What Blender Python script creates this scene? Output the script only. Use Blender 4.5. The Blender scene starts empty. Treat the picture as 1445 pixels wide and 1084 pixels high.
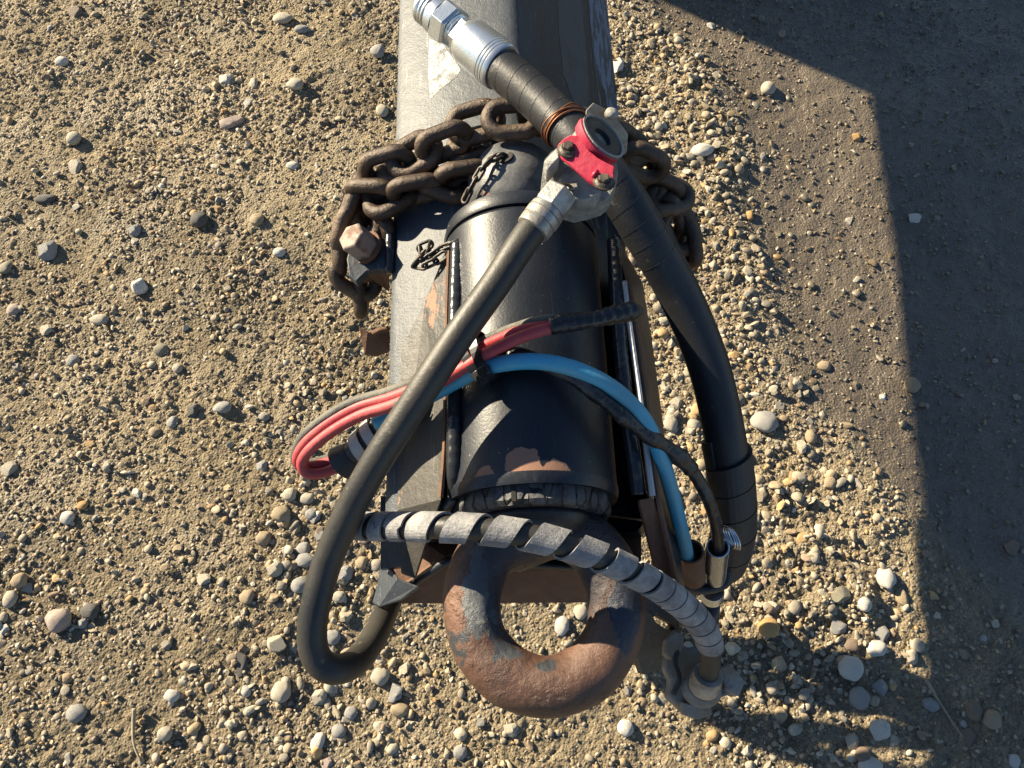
import bpy, bmesh, math, random
import numpy as np
from mathutils import Vector, Matrix

random.seed(7); rng = np.random.default_rng(11)
S = bpy.context.scene
COL = S.collection

# ---------------------------------------------------------------- camera
F = 1090.0; CX, CY = 722.5, 542.0; TILT = math.radians(68); CZ = 1.26
cam_d = bpy.data.cameras.new('camera'); cam = bpy.data.objects.new('camera', cam_d); COL.objects.link(cam)
cam_d.sensor_width = 36; cam_d.lens = 36 * F / 1445; cam_d.clip_start = .01; cam_d.clip_end = 400
cam.location = (0, 0, CZ); cam.rotation_euler = (math.radians(22), 0, 0)
S.camera = cam
# ---------------------------------------------------------------- world + sun
SUN_EL = math.radians(23.5); SAZ = math.atan2(-.84, .54)      # azimuth from +Y towards +X
sun_dir = Vector((math.sin(SAZ) * math.cos(SUN_EL), math.cos(SAZ) * math.cos(SUN_EL), math.sin(SUN_EL)))
W = bpy.data.worlds.new('World'); S.world = W; W.use_nodes = True
nt = W.node_tree; bg = nt.nodes['Background']; sk = nt.nodes.new('ShaderNodeTexSky')
sk.sky_type = 'NISHITA'; sk.sun_disc = False; sk.sun_elevation = SUN_EL; sk.sun_rotation = SAZ % (2 * math.pi)
sk.air_density = 1.0; sk.dust_density = .3; sk.ozone_density = 3.0
nt.links.new(sk.outputs[0], bg.inputs[0]); bg.inputs[1].default_value = .050
sl = bpy.data.lights.new('sun', 'SUN'); sl.energy = 5.0; sl.angle = math.radians(.55); sl.color = (1, .86, .62)
so = bpy.data.objects.new('sun', sl); COL.objects.link(so); so.rotation_euler = sun_dir.to_track_quat('Z', 'Y').to_euler()
so.location = sun_dir * 5
vs = S.view_settings; vs.view_transform = 'Standard'; vs.look = 'None'; vs.gamma = 1; vs.use_curve_mapping = False
vs.exposure = 1.54

# ---------------------------------------------------------------- helpers
ST, CT = math.sin(TILT), math.cos(TILT)
def P(u, v, z):
    """the point of height z that the photograph shows at pixel (u, v)"""
    xx = (u - CX) / F; yy = (CY - v) / F
    dy = CT + yy * ST; dz = -ST + yy * CT
    k = (z - CZ) / dz
    return Vector((xx * k, dy * k, z))
AX = Vector((-.0333, 1, 0)).normalized(); TX = Vector((AX.y, -AX.x, 0)); O0 = Vector((.015, 0, 0))
def L(a, b, z): return O0 + TX * a + AX * b + Vector((0, 0, z))

def tag(o, label=None, cat=None, group=None, kind=None):
    if label: o['label'] = label
    if cat: o['category'] = cat
    if group: o['group'] = group
    if kind: o['kind'] = kind
    return o
def empty(name, loc, label, cat, group=None):
    o = bpy.data.objects.new(name, None); COL.objects.link(o); o.location = loc; o.empty_display_size = .02
    return tag(o, label, cat, group)
def rootloc(p):
    while p.parent: p = p.parent
    return p.location.copy()
def link(name, me, m, parent):
    o = bpy.data.objects.new(name, me); COL.objects.link(o)
    if m and not me.materials: me.materials.append(m)
    if parent: o.parent = parent
    return o
def obj(name, vf, m, parent=None, smooth=None, bevel=0, sub=0, seg=2):
    V, Fc = vf
    off = rootloc(parent) if parent else Vector((0, 0, 0))
    me = bpy.data.meshes.new(name); me.from_pydata([tuple(Vector(v) - off) for v in V], [], Fc)
    bm = bmesh.new(); bm.from_mesh(me); bmesh.ops.recalc_face_normals(bm, faces=bm.faces); bm.to_mesh(me); bm.free()
    o = link(name, me, m, parent)
    if bevel:
        b = o.modifiers.new('bevel', 'BEVEL'); b.width = bevel; b.segments = seg; b.limit_method = 'ANGLE'; b.angle_limit = math.radians(35)
    if sub:
        s = o.modifiers.new('sub', 'SUBSURF'); s.levels = s.render_levels = sub
    if smooth is not False: me.shade_smooth() if smooth is True else me.set_sharp_from_angle(angle=math.radians(38)) or me.shade_smooth() and None
    if smooth is None:
        me.shade_smooth(); me.set_sharp_from_angle(angle=math.radians(38))
    return o
def join(*parts):
    V, Fc = [], []
    for v, f in parts:
        n = len(V); V += [Vector(x) for x in v]; Fc += [tuple(i + n for i in q) for q in f]
    return V, Fc
def crom(pts, n=10):
    P_ = [Vector(p) for p in pts]; P_ = [P_[0] * 2 - P_[1]] + P_ + [P_[-1] * 2 - P_[-2]]
    out = []
    for i in range(1, len(P_) - 2):
        a, b, c, d = P_[i - 1:i + 3]
        for k in range(n):
            t = k / n
            out.append(.5 * ((2 * b) + (c - a) * t + (2 * a - 5 * b + 4 * c - d) * t * t + (3 * b - a - 3 * c + d) * t ** 3))
    out.append(P_[-2]); return out
def px(*pts, n=10): return crom([P(*p) for p in pts], n)
def resample(pts, step):
    out = [pts[0]]; acc = 0
    for a, b in zip(pts, pts[1:]):
        d = (b - a).length
        while acc + d >= step:
            t = (step - acc) / d; a = a.lerp(b, t); out.append(a.copy()); d = (b - a).length; acc = 0
        acc += d
    return out
def frames(pts):
    T = []
    for i in range(len(pts)):
        a = pts[max(i - 1, 0)]; b = pts[min(i + 1, len(pts) - 1)]; T.append((b - a).normalized())
    up = Vector((0, 0, 1)); n = up - T[0] * up.dot(T[0])
    if n.length < .05: n = Vector((0, 1, 0)) - T[0] * T[0].y
    n.normalize(); N = [n]
    for t in T[1:]:
        n = n - t * n.dot(t); n.normalize(); N.append(n.copy())
    return T, N, [t.cross(n) for t, n in zip(T, N)]
def tube(pts, r, seg=20, caps=True, wob=0.0):
    T, N, B = frames(pts); V = []; Fc = []
    m = len(pts); rr = r if callable(r) else (lambda t: r)
    for i, p in enumerate(pts):
        q = rr(i / (m - 1))
        for k in range(seg):
            a = 2 * math.pi * k / seg; w = q * (1 + wob * math.sin(3 * a + i * .9) * math.sin(i * .37 + k))
            V.append(p + N[i] * math.cos(a) * w + B[i] * math.sin(a) * w)
    for i in range(m - 1):
        for k in range(seg):
            Fc.append((i * seg + k, i * seg + (k + 1) % seg, (i + 1) * seg + (k + 1) % seg, (i + 1) * seg + k))
    if caps: Fc += [tuple(range(seg))[::-1], tuple(range((m - 1) * seg, m * seg))]
    return V, Fc
def ribbon(pts, R, pitch, width, thick, s0=0.0, s1=None, phase=0, widthf=None, pitchf=None, hand=1):
    """flat band wound round a curve"""
    pts = resample(pts, .0012); T, N, B = frames(pts); V = []; Fc = []; s1 = s1 or len(pts) * .0012
    cnt = 0; ang = phase; s = s0
    def at(s):
        i = min(max(s / .0012, 0), len(pts) - 1.001); k = int(i); t = i - k
        return pts[k].lerp(pts[k + 1], t), N[k], B[k], T[k]
    hw = width / 2
    while s < s1:
        pt = pitchf(s) if pitchf else pitch
        d = 2 * math.pi / 28; s += pt / 28; ang += d
        ring = []
        hw = (widthf(s) if widthf else width) / 2
        for off, rr in ((-hw, R), (hw, R * .985), (hw, R * .985 + thick), (-hw, R + thick)):
            c, n, b, t = at(s + off); V.append(c + n * math.cos(ang) * rr + b * math.sin(ang) * rr * hand)
        if cnt:
            o = (cnt - 1) * 4
            for k in range(4): Fc.append((o + k, o + (k + 1) % 4, o + 4 + (k + 1) % 4, o + 4 + k))
        cnt += 1
    Fc += [(3, 2, 1, 0), tuple(range(cnt * 4 - 4, cnt * 4))]
    return V, Fc
def lathe(prof, c, ax, seg=40, closed=False, ref=None):
    """profile of (distance along ax, radius)"""
    ax = Vector(ax).normalized(); ref = Vector(ref) if ref else (Vector((0, 0, 1)) if abs(ax.z) < .9 else Vector((0, 1, 0)))
    n = (ref - ax * ref.dot(ax)).normalized(); b = ax.cross(n); c = Vector(c); V = []; Fc = []
    for s, r in prof:
        for k in range(seg):
            a = 2 * math.pi * k / seg; V.append(c + ax * s + n * math.cos(a) * r + b * math.sin(a) * r)
    m = len(prof)
    for i in range(m - 1 + (1 if closed else 0)):
        j = (i + 1) % m
        for k in range(seg): Fc.append((i * seg + k, i * seg + (k + 1) % seg, j * seg + (k + 1) % seg, j * seg + k))
    if not closed: Fc += [tuple(range(seg))[::-1], tuple(range((m - 1) * seg, m * seg))]
    return V, Fc
def prism(pts, off):
    n = len(pts); V = [Vector(p) for p in pts] + [Vector(p) + Vector(off) for p in pts]
    return V, [tuple(range(n)), tuple(range(2 * n - 1, n - 1, -1))] + [(i, (i + 1) % n, n + (i + 1) % n, n + i) for i in range(n)]
def slab(pp, th):
    """prism from pixel+height points, thickened downwards"""
    return prism([P(*p) for p in pp], (0, 0, -th))
def box(c, sx, sy, sz, ex=Vector((1, 0, 0)), ey=Vector((0, 1, 0))):
    ex = Vector(ex).normalized(); ey = Vector(ey); ey = (ey - ex * ey.dot(ex)).normalized(); ez = ex.cross(ey); c = Vector(c)
    V = [c + ex * sx * i / 2 + ey * sy * j / 2 + ez * sz * k / 2 for k in (-1, 1) for j in (-1, 1) for i in (-1, 1)]
    return V, [(0, 2, 3, 1), (4, 5, 7, 6), (0, 1, 5, 4), (2, 6, 7, 3), (0, 4, 6, 2), (1, 3, 7, 5)]
def holed(outer, hole, off):
    """flat plate with a hole: outline and hole are lists of 3D points"""
    bm = bmesh.new(); es = []
    for lp in (outer, hole):
        vs_ = [bm.verts.new(p) for p in lp]; es += [bm.edges.new((vs_[i], vs_[(i + 1) % len(vs_)])) for i in range(len(vs_))]
    bmesh.ops.triangle_fill(bm, edges=es, use_beauty=True)
    g = bmesh.ops.extrude_face_region(bm, geom=list(bm.faces))
    bmesh.ops.translate(bm, verts=[v for v in g['geom'] if isinstance(v, bmesh.types.BMVert)], vec=off)
    bm.verts.index_update(); r = ([v.co.copy() for v in bm.verts], [tuple(v.index for v in f.verts) for f in bm.faces]); bm.free()
    return r

# ---------------------------------------------------------------- materials
def MAT(name, base, rough=.5, metal=0, layers=(), bumps=(), spec=.5, vary=0, coat=0):
    """layers: (mask, colour, roughness, metallic); a mask is a noise threshold dict"""
    m = bpy.data.materials.new(name); m.use_nodes = True; t = m.node_tree; N = t.nodes; Lk = t.links.new
    bs = N['Principled BSDF']; tc = N.new('ShaderNodeTexCoord'); co = tc.outputs['Object']
    bs.inputs['Specular IOR Level'].default_value = spec; bs.inputs['Coat Weight'].default_value = coat; bs.inputs['Coat Roughness'].default_value = .25
    def val(x):
        n = N.new('ShaderNodeValue'); n.outputs[0].default_value = x; return n.outputs[0]
    def rgb(c):
        n = N.new('ShaderNodeRGB'); n.outputs[0].default_value = (*c, 1); return n.outputs[0]
    def mp(d):
        if 'map' not in d and 'rot' not in d and 'loc' not in d: return co
        n = N.new('ShaderNodeMapping'); n.inputs['Scale'].default_value = d.get('map', (1, 1, 1)); n.inputs['Location'].default_value = d.get('loc', (0, 0, 0))
        n.inputs['Rotation'].default_value = [math.radians(a) for a in d.get('rot', (0, 0, 0))]
        Lk(co, n.inputs[0]); return n.outputs[0]
    def tex(d):
        if d.get('vor'):
            n = N.new('ShaderNodeTexVoronoi'); n.feature = d['vor']; n.inputs['Scale'].default_value = d['s']; Lk(mp(d), n.inputs['Vector']); return n.outputs['Distance']
        n = N.new('ShaderNodeTexNoise'); n.inputs['Scale'].default_value = d['s']; n.inputs['Detail'].default_value = d.get('d', 6)
        n.inputs['Roughness'].default_value = d.get('r', .6); n.inputs['Distortion'].default_value = d.get('dist', 0); Lk(mp(d), n.inputs['Vector']); return n.outputs[0]
    def mask(d):
        x = tex(d) if 's' in d else None
        if 'near' in d:      # a patch of its own place and shape: distance to a point, ragged by noise
            g = N.new('ShaderNodeVectorMath'); g.operation = 'DISTANCE'; Lk(mp({'map': d.get('stretch', (1, 1, 1))}), g.inputs[0])
            st = d.get('stretch', (1, 1, 1)); g.inputs[1].default_value = [a * b for a, b in zip(d['near'], st)]
            a = N.new('ShaderNodeMath'); a.operation = 'MULTIPLY_ADD'; Lk(x, a.inputs[0]); a.inputs[1].default_value = d.get('rag', .02); Lk(g.outputs['Value'], a.inputs[2])
            x = a.outputs[0]
        r = N.new('ShaderNodeMapRange'); Lk(x, r.inputs[0]); r.inputs[1].default_value = d['lo']; r.inputs[2].default_value = d['hi']
        r.inputs[4].default_value = d.get('amt', 1); return r.outputs[0]
    c = rgb(base); ro = val(rough); me = val(metal)
    if vary:
        n = N.new('ShaderNodeTexNoise'); n.inputs['Scale'].default_value = 35; n.inputs['Detail'].default_value = 5; Lk(co, n.inputs['Vector'])
        h = N.new('ShaderNodeHueSaturation'); Lk(c, h.inputs['Color'])
        r = N.new('ShaderNodeMapRange'); Lk(n.outputs[0], r.inputs[0]); r.inputs[1].default_value = .3; r.inputs[2].default_value = .7
        r.inputs[3].default_value = 1 - vary; r.inputs[4].default_value = 1 + vary; Lk(r.outputs[0], h.inputs['Value']); c = h.outputs[0]
    for d, colr, rg, mt in layers:
        k = mask(d)
        x = N.new('ShaderNodeMix'); x.data_type = 'RGBA'; Lk(k, x.inputs[0]); Lk(c, x.inputs[6]); x.inputs[7].default_value = (*colr, 1); c = x.outputs[2]
        for cur, v_ in ((0, rg), (1, mt)):
            y = N.new('ShaderNodeMix'); Lk(k, y.inputs[0]); Lk(ro if cur == 0 else me, y.inputs[2]); y.inputs[3].default_value = v_
            if cur == 0: ro = y.outputs[0]
            else: me = y.outputs[0]
    Lk(c, bs.inputs['Base Color']); Lk(ro, bs.inputs['Roughness']); Lk(me, bs.inputs['Metallic'])
    prev = None
    for d, dist in bumps:
        x = mask(d) if 'lo' in d else tex(d)
        b = N.new('ShaderNodeBump'); b.inputs['Distance'].default_value = dist; b.inputs['Strength'].default_value = 1; Lk(x, b.inputs['Height'])
        if prev: Lk(prev, b.inputs['Normal'])
        prev = b.outputs[0]
    if prev: Lk(prev, bs.inputs['Normal'])
    return m
RUST = (.17, .066, .030); RUSTL = (.27, .145, .095); DUST = (.20, .18, .15)
TR0 = L(0, .1, 0)      # base of the trailer
def tl(p): return tuple(Vector(p) - TR0)
M = {}
scr = lambda rot, s=1: dict(s=6 * s, map=(50, 3.5, 50), rot=(0, 0, rot), d=5, dist=.3, lo=.62, hi=.72, amt=.4)
M['beam_paint'] = MAT('worn black beam paint', (.010, .014, .021), .36, 0, [
    (dict(s=9, d=8, near=(-.125, 0, 0), stretch=(1, .033, 0), rag=.08, lo=.185, hi=.135, amt=.85), (.055, .064, .076), .50, 0),  # left face lightened in the colour for its sunlit sheen
    (dict(s=10, d=9, r=.7, lo=.55, hi=.74, amt=.15), (.08, .08, .08), .6, 0),
    (scr(35), (.28, .28, .28), .45, 0), (scr(50, 1.7), (.24, .24, .24), .45, 0),
    (dict(s=9, d=10, r=.72, lo=.665, hi=.68), RUSTL, .8, 0)],
    [(dict(s=60, d=5), .0010), (dict(s=500, d=3), .0004), (dict(s=14, d=3), .0012)], spec=.32)
M['housing_paint'] = MAT('scratched black housing paint', (.008, .011, .018), .43, 0, [
    (dict(s=9, d=8, lo=.42, hi=.8, amt=.5), (.022, .025, .030), .44, 0),
    (scr(70), (.07, .07, .068), .4, 0), (scr(-60, 2), (.06, .06, .06), .4, 0), (scr(15, 3), (.06, .06, .06), .4, 0),
    (dict(s=160, d=2, lo=.73, hi=.76), (.30, .29, .26), .7, 0),
    (dict(s=40, d=6, near=tl(P(735, 655, .650)), rag=.022, lo=.0262, hi=.0255), RUSTL, .8, 0),
    (dict(s=40, d=6, near=tl(P(790, 668, .650)), rag=.020, lo=.0222, hi=.0215), RUSTL, .8, 0),
    (dict(s=40, d=6, near=tl(P(690, 676, .635)), rag=.018, lo=.0195, hi=.019), RUSTL, .8, 0),
    (dict(s=14, d=9, r=.7, lo=.70, hi=.71), RUST, .85, 0)],
    [(dict(s=45, d=5), .0004), (dict(s=420, d=3), .0002)], spec=.42)
M['gusset_paint'] = MAT('chipped dusty black paint', (.035, .034, .033), .5, 0, [
    (dict(s=12, d=9, r=.7, map=(1, .4, 1), lo=.42, hi=.70, amt=.7), (.095, .085, .070), .65, 0), (scr(80), (.24, .23, .2), .5, 0),
    (dict(s=13, d=10, r=.72, map=(1.6, .6, 1), lo=.575, hi=.59), RUSTL, .8, 0)],
    [(dict(s=90, d=6), .0014), (dict(s=500, d=3), .0004)])
M['cap_paint'] = MAT('dusty scratched cap paint', (.045, .047, .052), .45, 0, [(dict(s=16, d=9, r=.7, lo=.40, hi=.58, amt=.85), (.17, .17, .17), .5, 0), (scr(60, 2), (.2, .2, .2), .45, 0), (dict(s=30, d=8, lo=.64, hi=.66), RUSTL, .8, 0)], [(dict(s=60, d=6), .001)])
M['dark_paint'] = MAT('dark navy black paint', (.008, .011, .018), .38, 0, [
    (dict(s=14, d=8, lo=.45, hi=.8, amt=.5), (.05, .05, .05), .5, 0), (scr(75), (.10, .10, .11), .4, 0),
    (dict(s=18, d=10, r=.7, lo=.68, hi=.69), RUST, .8, 0)], [(dict(s=60, d=5), .001)])
M['weld'] = MAT('black painted weld', (.022, .024, .027), .24, 0, [(dict(s=20, d=6, lo=.6, hi=.7), (.12, .10, .08), .6, 0)], [(dict(s=30, d=3), .0012), (dict(s=120, d=3), .0003)], spec=.5)
M['bare_edge'] = MAT('scraped pale metal edge', (.42, .42, .43), .5, .1, [(dict(s=60, d=8, map=(1, .25, 1), lo=.56, hi=.62), (.16, .09, .06), .8, 0), (scr(85, 2), (.12, .12, .13), .5, 0)], [(dict(s=200, d=5), .001)])
M['rust_steel'] = MAT('rusty steel', (.12, .062, .038), .82, 0, [(dict(s=25, d=8, lo=.4, hi=.7, amt=.8), (.21, .11, .062), .85, 0), (dict(s=60, d=8, lo=.6, hi=.7, amt=.7), (.05, .04, .035), .7, 0)],
    [(dict(s=120, d=8, r=.7), .0018), (dict(s=18, d=3), .003)])
M['chain'] = MAT('rusty brown chain steel', (.060, .041, .030), .40, .35, [
    (dict(s=22, d=8, lo=.45, hi=.68, amt=.8), (.17, .115, .073), .58, 0), (dict(s=60, d=7, lo=.55, hi=.75, amt=.7), (.045, .033, .026), .5, .3), (dict(s=9, d=4, lo=.62, hi=.72, amt=.5), (.25, .12, .05), .8, 0)],
    [(dict(s=180, d=7, r=.7), .0016)])
M['ring'] = MAT('worn rusty tow ring with flaking black paint', (.085, .045, .032), .45, .15, [
    (dict(s=10, d=8, lo=.42, hi=.66, amt=.8), (.165, .085, .054), .52, .15),
    (dict(s=34, d=9, r=.7, lo=.5, hi=.72, amt=.75), (.085, .055, .042), .55, .15),
    (dict(s=11, d=9, r=.62, loc=(.31, .12, 0), lo=.555, hi=.57), (.040, .042, .047), .42, 0),
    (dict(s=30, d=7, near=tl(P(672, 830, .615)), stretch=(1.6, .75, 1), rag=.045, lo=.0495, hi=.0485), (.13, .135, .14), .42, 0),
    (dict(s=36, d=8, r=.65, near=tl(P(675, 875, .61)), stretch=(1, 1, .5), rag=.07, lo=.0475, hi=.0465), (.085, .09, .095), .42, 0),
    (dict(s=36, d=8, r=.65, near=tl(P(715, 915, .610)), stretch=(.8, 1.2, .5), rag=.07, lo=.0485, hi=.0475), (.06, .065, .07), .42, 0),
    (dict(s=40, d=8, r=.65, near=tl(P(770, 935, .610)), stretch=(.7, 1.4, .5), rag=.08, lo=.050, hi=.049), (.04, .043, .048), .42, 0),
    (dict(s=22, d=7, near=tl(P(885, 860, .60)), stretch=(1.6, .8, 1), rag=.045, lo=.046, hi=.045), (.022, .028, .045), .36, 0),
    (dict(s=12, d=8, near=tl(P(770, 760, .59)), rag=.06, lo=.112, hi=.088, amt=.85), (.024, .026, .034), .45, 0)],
    [(dict(s=150, d=7, r=.7), .0016), (dict(s=30, d=9, r=.62, loc=(.31, .12, 0), lo=.56, hi=.60), .0006), (dict(s=22, d=3), .003)])
M['rubber'] = MAT('cracked black rubber', (.030, .032, .037), .5, 0, [(dict(s=60, d=7, lo=.40, hi=.68, amt=.8), (.15, .15, .15), .75, 0)],
    [(dict(s=45, vor='DISTANCE_TO_EDGE', map=(1.6, .35, 1), lo=.0, hi=.07), .004), (dict(s=300, d=5), .001)])
def hose_mat(name, c, dust, rough=.5, amt=.6):
    return MAT(name, c, rough, 0, [(dict(s=12, d=8, lo=.32, hi=.75, amt=amt), dust, .72, 0), (dict(s=90, d=5, lo=.64, hi=.72, amt=.6), tuple(min(1, x * 1.9) for x in dust), .8, 0), (scr(30, 2), tuple(min(1, x * 1.5) for x in dust), .7, 0)],
               [(dict(s=300, d=5), .0003), (dict(s=30, d=4), .0004)])
M['hose'] = hose_mat('dusty black rubber hose', (.017, .017, .017), (.090, .078, .058), .45, .5)
M['thick_hose'] = hose_mat('black hose cover', (.011, .013, .017), (.060, .053, .043), .42, .35)
M['guard'] = hose_mat('black plastic spiral guard', (.016, .017, .020), (.045, .046, .05), .5, .5)
M['wrap'] = MAT('weathered grey spiral wrap', (.16, .16, .165), .62, 0, [(dict(s=40, d=9, r=.75, lo=.42, hi=.64, amt=.95), (.38, .37, .36), .85, 0), (dict(s=75, d=8, r=.7, lo=.60, hi=.68, amt=.8), (.05, .052, .06), .7, 0)], [(dict(s=260, d=7, r=.7), .0014)])
M['pale_wrap'] = MAT('pale plastic wrap', (.42, .40, .37), .6, 0, [(dict(s=40, d=8, lo=.5, hi=.65, amt=.7), (.2, .19, .17), .8, 0)], [(dict(s=200, d=5), .0008)])
M['red_cable'] = MAT('dusty red cable', (.42, .040, .050), .5, 0, [(dict(s=14, d=7, lo=.40, hi=.70, amt=.8), (.44, .12, .11), .7, 0), (dict(s=28, d=7, lo=.63, hi=.66), (.16, .13, .11), .8, 0), (dict(s=150, d=4, lo=.68, hi=.72), (.1, .05, .04), .8, 0)], [(dict(s=120, d=5), .0008)])
M['grey_cable'] = MAT('dusty charcoal cable', (.05, .05, .045), .6, 0, [(dict(s=22, d=8, lo=.35, hi=.65, amt=.9), (.17, .16, .13), .8, 0)], [(dict(s=150, d=5), .0012)])
M['blue_cable'] = MAT('scuffed light blue hose', (.05, .34, .52), .42, 0, [(dict(s=20, d=8, lo=.40, hi=.75, amt=.8), (.17, .38, .44), .65, 0), (dict(s=8, d=6, lo=.55, hi=.7, amt=.5), (.12, .20, .20), .8, 0), (dict(s=45, d=8, r=.7, map=(1, .35, 1), rot=(0, 0, 30), lo=.64, hi=.67), (.03, .05, .06), .7, 0)], [(dict(s=150, d=5), .0005)])
M['tape'] = MAT('black electrical tape', (.014, .014, .016), .33, 0, [(dict(s=35, d=8, lo=.55, hi=.72, amt=.7), (.12, .11, .10), .7, 0)], [(dict(s=28, d=4), .004), (dict(s=140, d=4), .001)])
M['plastic'] = MAT('black nylon', (.010, .011, .014), .32, 0, [(dict(s=60, d=5, lo=.6, hi=.7, amt=.4), (.08, .08, .08), .7, 0)])
M['zinc'] = MAT('bright zinc plating', (.62, .66, .68), .30, .85, [(dict(s=30, d=7, lo=.5, hi=.8, amt=.5), (.50, .50, .47), .5, .5), (dict(s=18, d=6, lo=.64, hi=.72, amt=.6), (.25, .22, .18), .7, .2)], [(dict(s=250, d=4), .0002)])
M['zinc_new'] = MAT('threaded zinc pipe', (.55, .60, .66), .26, .95, [(dict(s=40, d=5, lo=.6, hi=.8, amt=.4), (.35, .36, .37), .5, .5)], [])
M['steel_dirty'] = MAT('dirty steel fitting', (.36, .35, .32), .38, .6, [(dict(s=40, d=8, lo=.42, hi=.62, amt=.85), (.16, .13, .10), .7, .1), (dict(s=14, d=6, lo=.55, hi=.7, amt=.6), (.10, .085, .07), .8, 0)], [(dict(s=180, d=6), .0008)])
M['cast'] = MAT('grey cast alloy', (.34, .335, .31), .6, .35, [(dict(s=30, d=10, r=.75, lo=.47, hi=.6, amt=.8), (.13, .13, .125), .75, .1), (dict(s=12, d=6, lo=.58, hi=.72, amt=.7), (.19, .15, .11), .85, 0)], [(dict(s=160, d=8, r=.75), .0016), (dict(s=40, d=3), .0025)])
M['cast_muddy'] = MAT('muddy cast alloy', (.25, .25, .245), .6, .3, [(dict(s=22, d=9, lo=.46, hi=.56, amt=.95), (.25, .20, .14), .95, 0), (dict(s=40, d=7, lo=.6, hi=.7, amt=.8), (.06, .06, .065), .7, 0)], [(dict(s=120, d=8, r=.75), .003)])
M['red_paint'] = MAT('faded pinkish red paint', (.40, .014, .045), .48, 0, [(dict(s=20, d=7, lo=.45, hi=.8, amt=.5), (.40, .05, .085), .7, 0), (dict(s=90, d=5, lo=.66, hi=.70), (.10, .03, .03), .7, 0), (dict(s=26, d=9, lo=.67, hi=.69), (.35, .34, .32), .6, 0)], [(dict(s=60, d=5), .0012)])
M['seal'] = MAT('black rubber seal', (.022, .024, .028), .5, 0, [(dict(s=40, d=6, lo=.5, hi=.8, amt=.5), (.09, .09, .085), .8, 0)], [(dict(s=140, d=5), .0008)])
M['bolt'] = MAT('grimy bolt', (.07, .058, .045), .5, .4, [(dict(s=60, d=7, lo=.5, hi=.7, amt=.7), (.14, .10, .07), .8, 0)], [(dict(s=200, d=5), .0008)])
M['bolt_pale'] = MAT('pale rusty bolt head', (.30, .235, .195), .7, 0, [(dict(s=70, d=8, lo=.5, hi=.62, amt=.8), (.15, .075, .05), .8, 0)], [(dict(s=200, d=7, r=.7), .0012)])
M['copper'] = MAT('copper wire', (.26, .11, .055), .5, .7, [(dict(s=80, d=5, lo=.5, hi=.7, amt=.5), (.12, .07, .04), .6, .3)], [])
M['small_chain'] = MAT('black small chain', (.03, .028, .026), .42, .3, [(dict(s=90, d=6, lo=.5, hi=.65, amt=.8), (.16, .12, .08), .7, 0)], [(dict(s=300, d=5), .0005)])
M['void'] = MAT('painted hole shade', (.02, .017, .015), .8)  # near black colour standing in for shade inside holes and the crack
M['twig'] = MAT('dry pale stalk', (.30, .25, .17), .8, 0, [(dict(s=60, d=6, lo=.5, hi=.7, amt=.7), (.14, .11, .07), .9, 0)], [(dict(s=200, d=5), .001)])
M['leaf'] = MAT('dark dead leaf', (.05, .04, .03), .8)
M['white_scuff'] = MAT('pale scraped primer', (.52, .52, .50), .75, 0, [(dict(s=70, d=9, r=.75, lo=.50, hi=.58), (.20, .20, .195), .6, 0), (dict(s=30, d=5, lo=.66, hi=.7), (.32, .22, .16), .8, 0)], [(dict(s=110, d=7, r=.7), .004)])
M['brown_scuff'] = MAT('brown worn strip in paint', (.090, .076, .066), .6, 0, [(dict(s=30, d=8, map=(1.5, .7, 1), rot=(0, 0, 25), lo=.55, hi=.6), (.014, .016, .022), .4, 0), (dict(s=90, d=8, lo=.6, hi=.66), (.12, .10, .09), .8, 0)], [(dict(s=90, d=6), .001)])
M['blue_scuff'] = MAT('brushed bluish paint edge', (.13, .15, .19), .45, 0, [(dict(s=10, map=(22, 3, 22), rot=(0, 0, -38), d=6, lo=.49, hi=.52), (.018, .021, .027), .38, 0)], [(dict(s=90, d=5), .0008)])
M['body_paint'] = MAT('trailer body paint', (.10, .10, .10), .45, 0, [(dict(s=3, d=8, lo=.4, hi=.8, amt=.6), DUST, .7, 0)])
M['tyre'] = MAT('tyre rubber', (.02, .02, .02), .8)

# ================================================================ GROUND
def vnoise(x, y, seed):
    xi = np.floor(x).astype(np.int64); yi = np.floor(y).astype(np.int64); fx = x - xi; fy = y - yi
    fx = fx * fx * fx * (fx * (fx * 6 - 15) + 10); fy = fy * fy * fy * (fy * (fy * 6 - 15) + 10)
    def h(a, b):
        n = (a * 374761393 + b * 668265263 + seed * 982451653) & 0xffffffff
        n = ((n ^ (n >> 13)) * 1274126177) & 0xffffffff
        return ((n ^ (n >> 16)) & 0xffff) / 65535.0 * 2 - 1
    return (h(xi, yi) * (1 - fx) + h(xi + 1, yi) * fx) * (1 - fy) + (h(xi, yi + 1) * (1 - fx) + h(xi + 1, yi + 1) * fx) * fy
def fbm(x, y, sc, seed, oc=4, g=.5):
    s = 0; a = 1; t = 0
    for k in range(oc):
        c, sn = math.cos(k * 1.1 + seed), math.sin(k * 1.1 + seed)
        s = s + a * vnoise((x * c - y * sn) * sc + 31.7 * k, (x * sn + y * c) * sc - 17.3 * k, seed + k); t += a; a *= g; sc *= 2.03
    return s / t
sstep = lambda a, b, x: (lambda t: t * t * (3 - 2 * t))(np.clip((x - a) / (b - a), 0, 1))
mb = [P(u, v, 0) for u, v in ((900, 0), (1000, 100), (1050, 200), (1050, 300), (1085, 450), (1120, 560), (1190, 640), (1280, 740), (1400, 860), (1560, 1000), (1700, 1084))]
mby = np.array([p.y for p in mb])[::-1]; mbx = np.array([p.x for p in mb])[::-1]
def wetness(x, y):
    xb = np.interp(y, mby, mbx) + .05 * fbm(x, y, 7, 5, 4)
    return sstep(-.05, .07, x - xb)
lc = P(1150, 880, 0); rc = P(1000, 300, 0)
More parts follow.
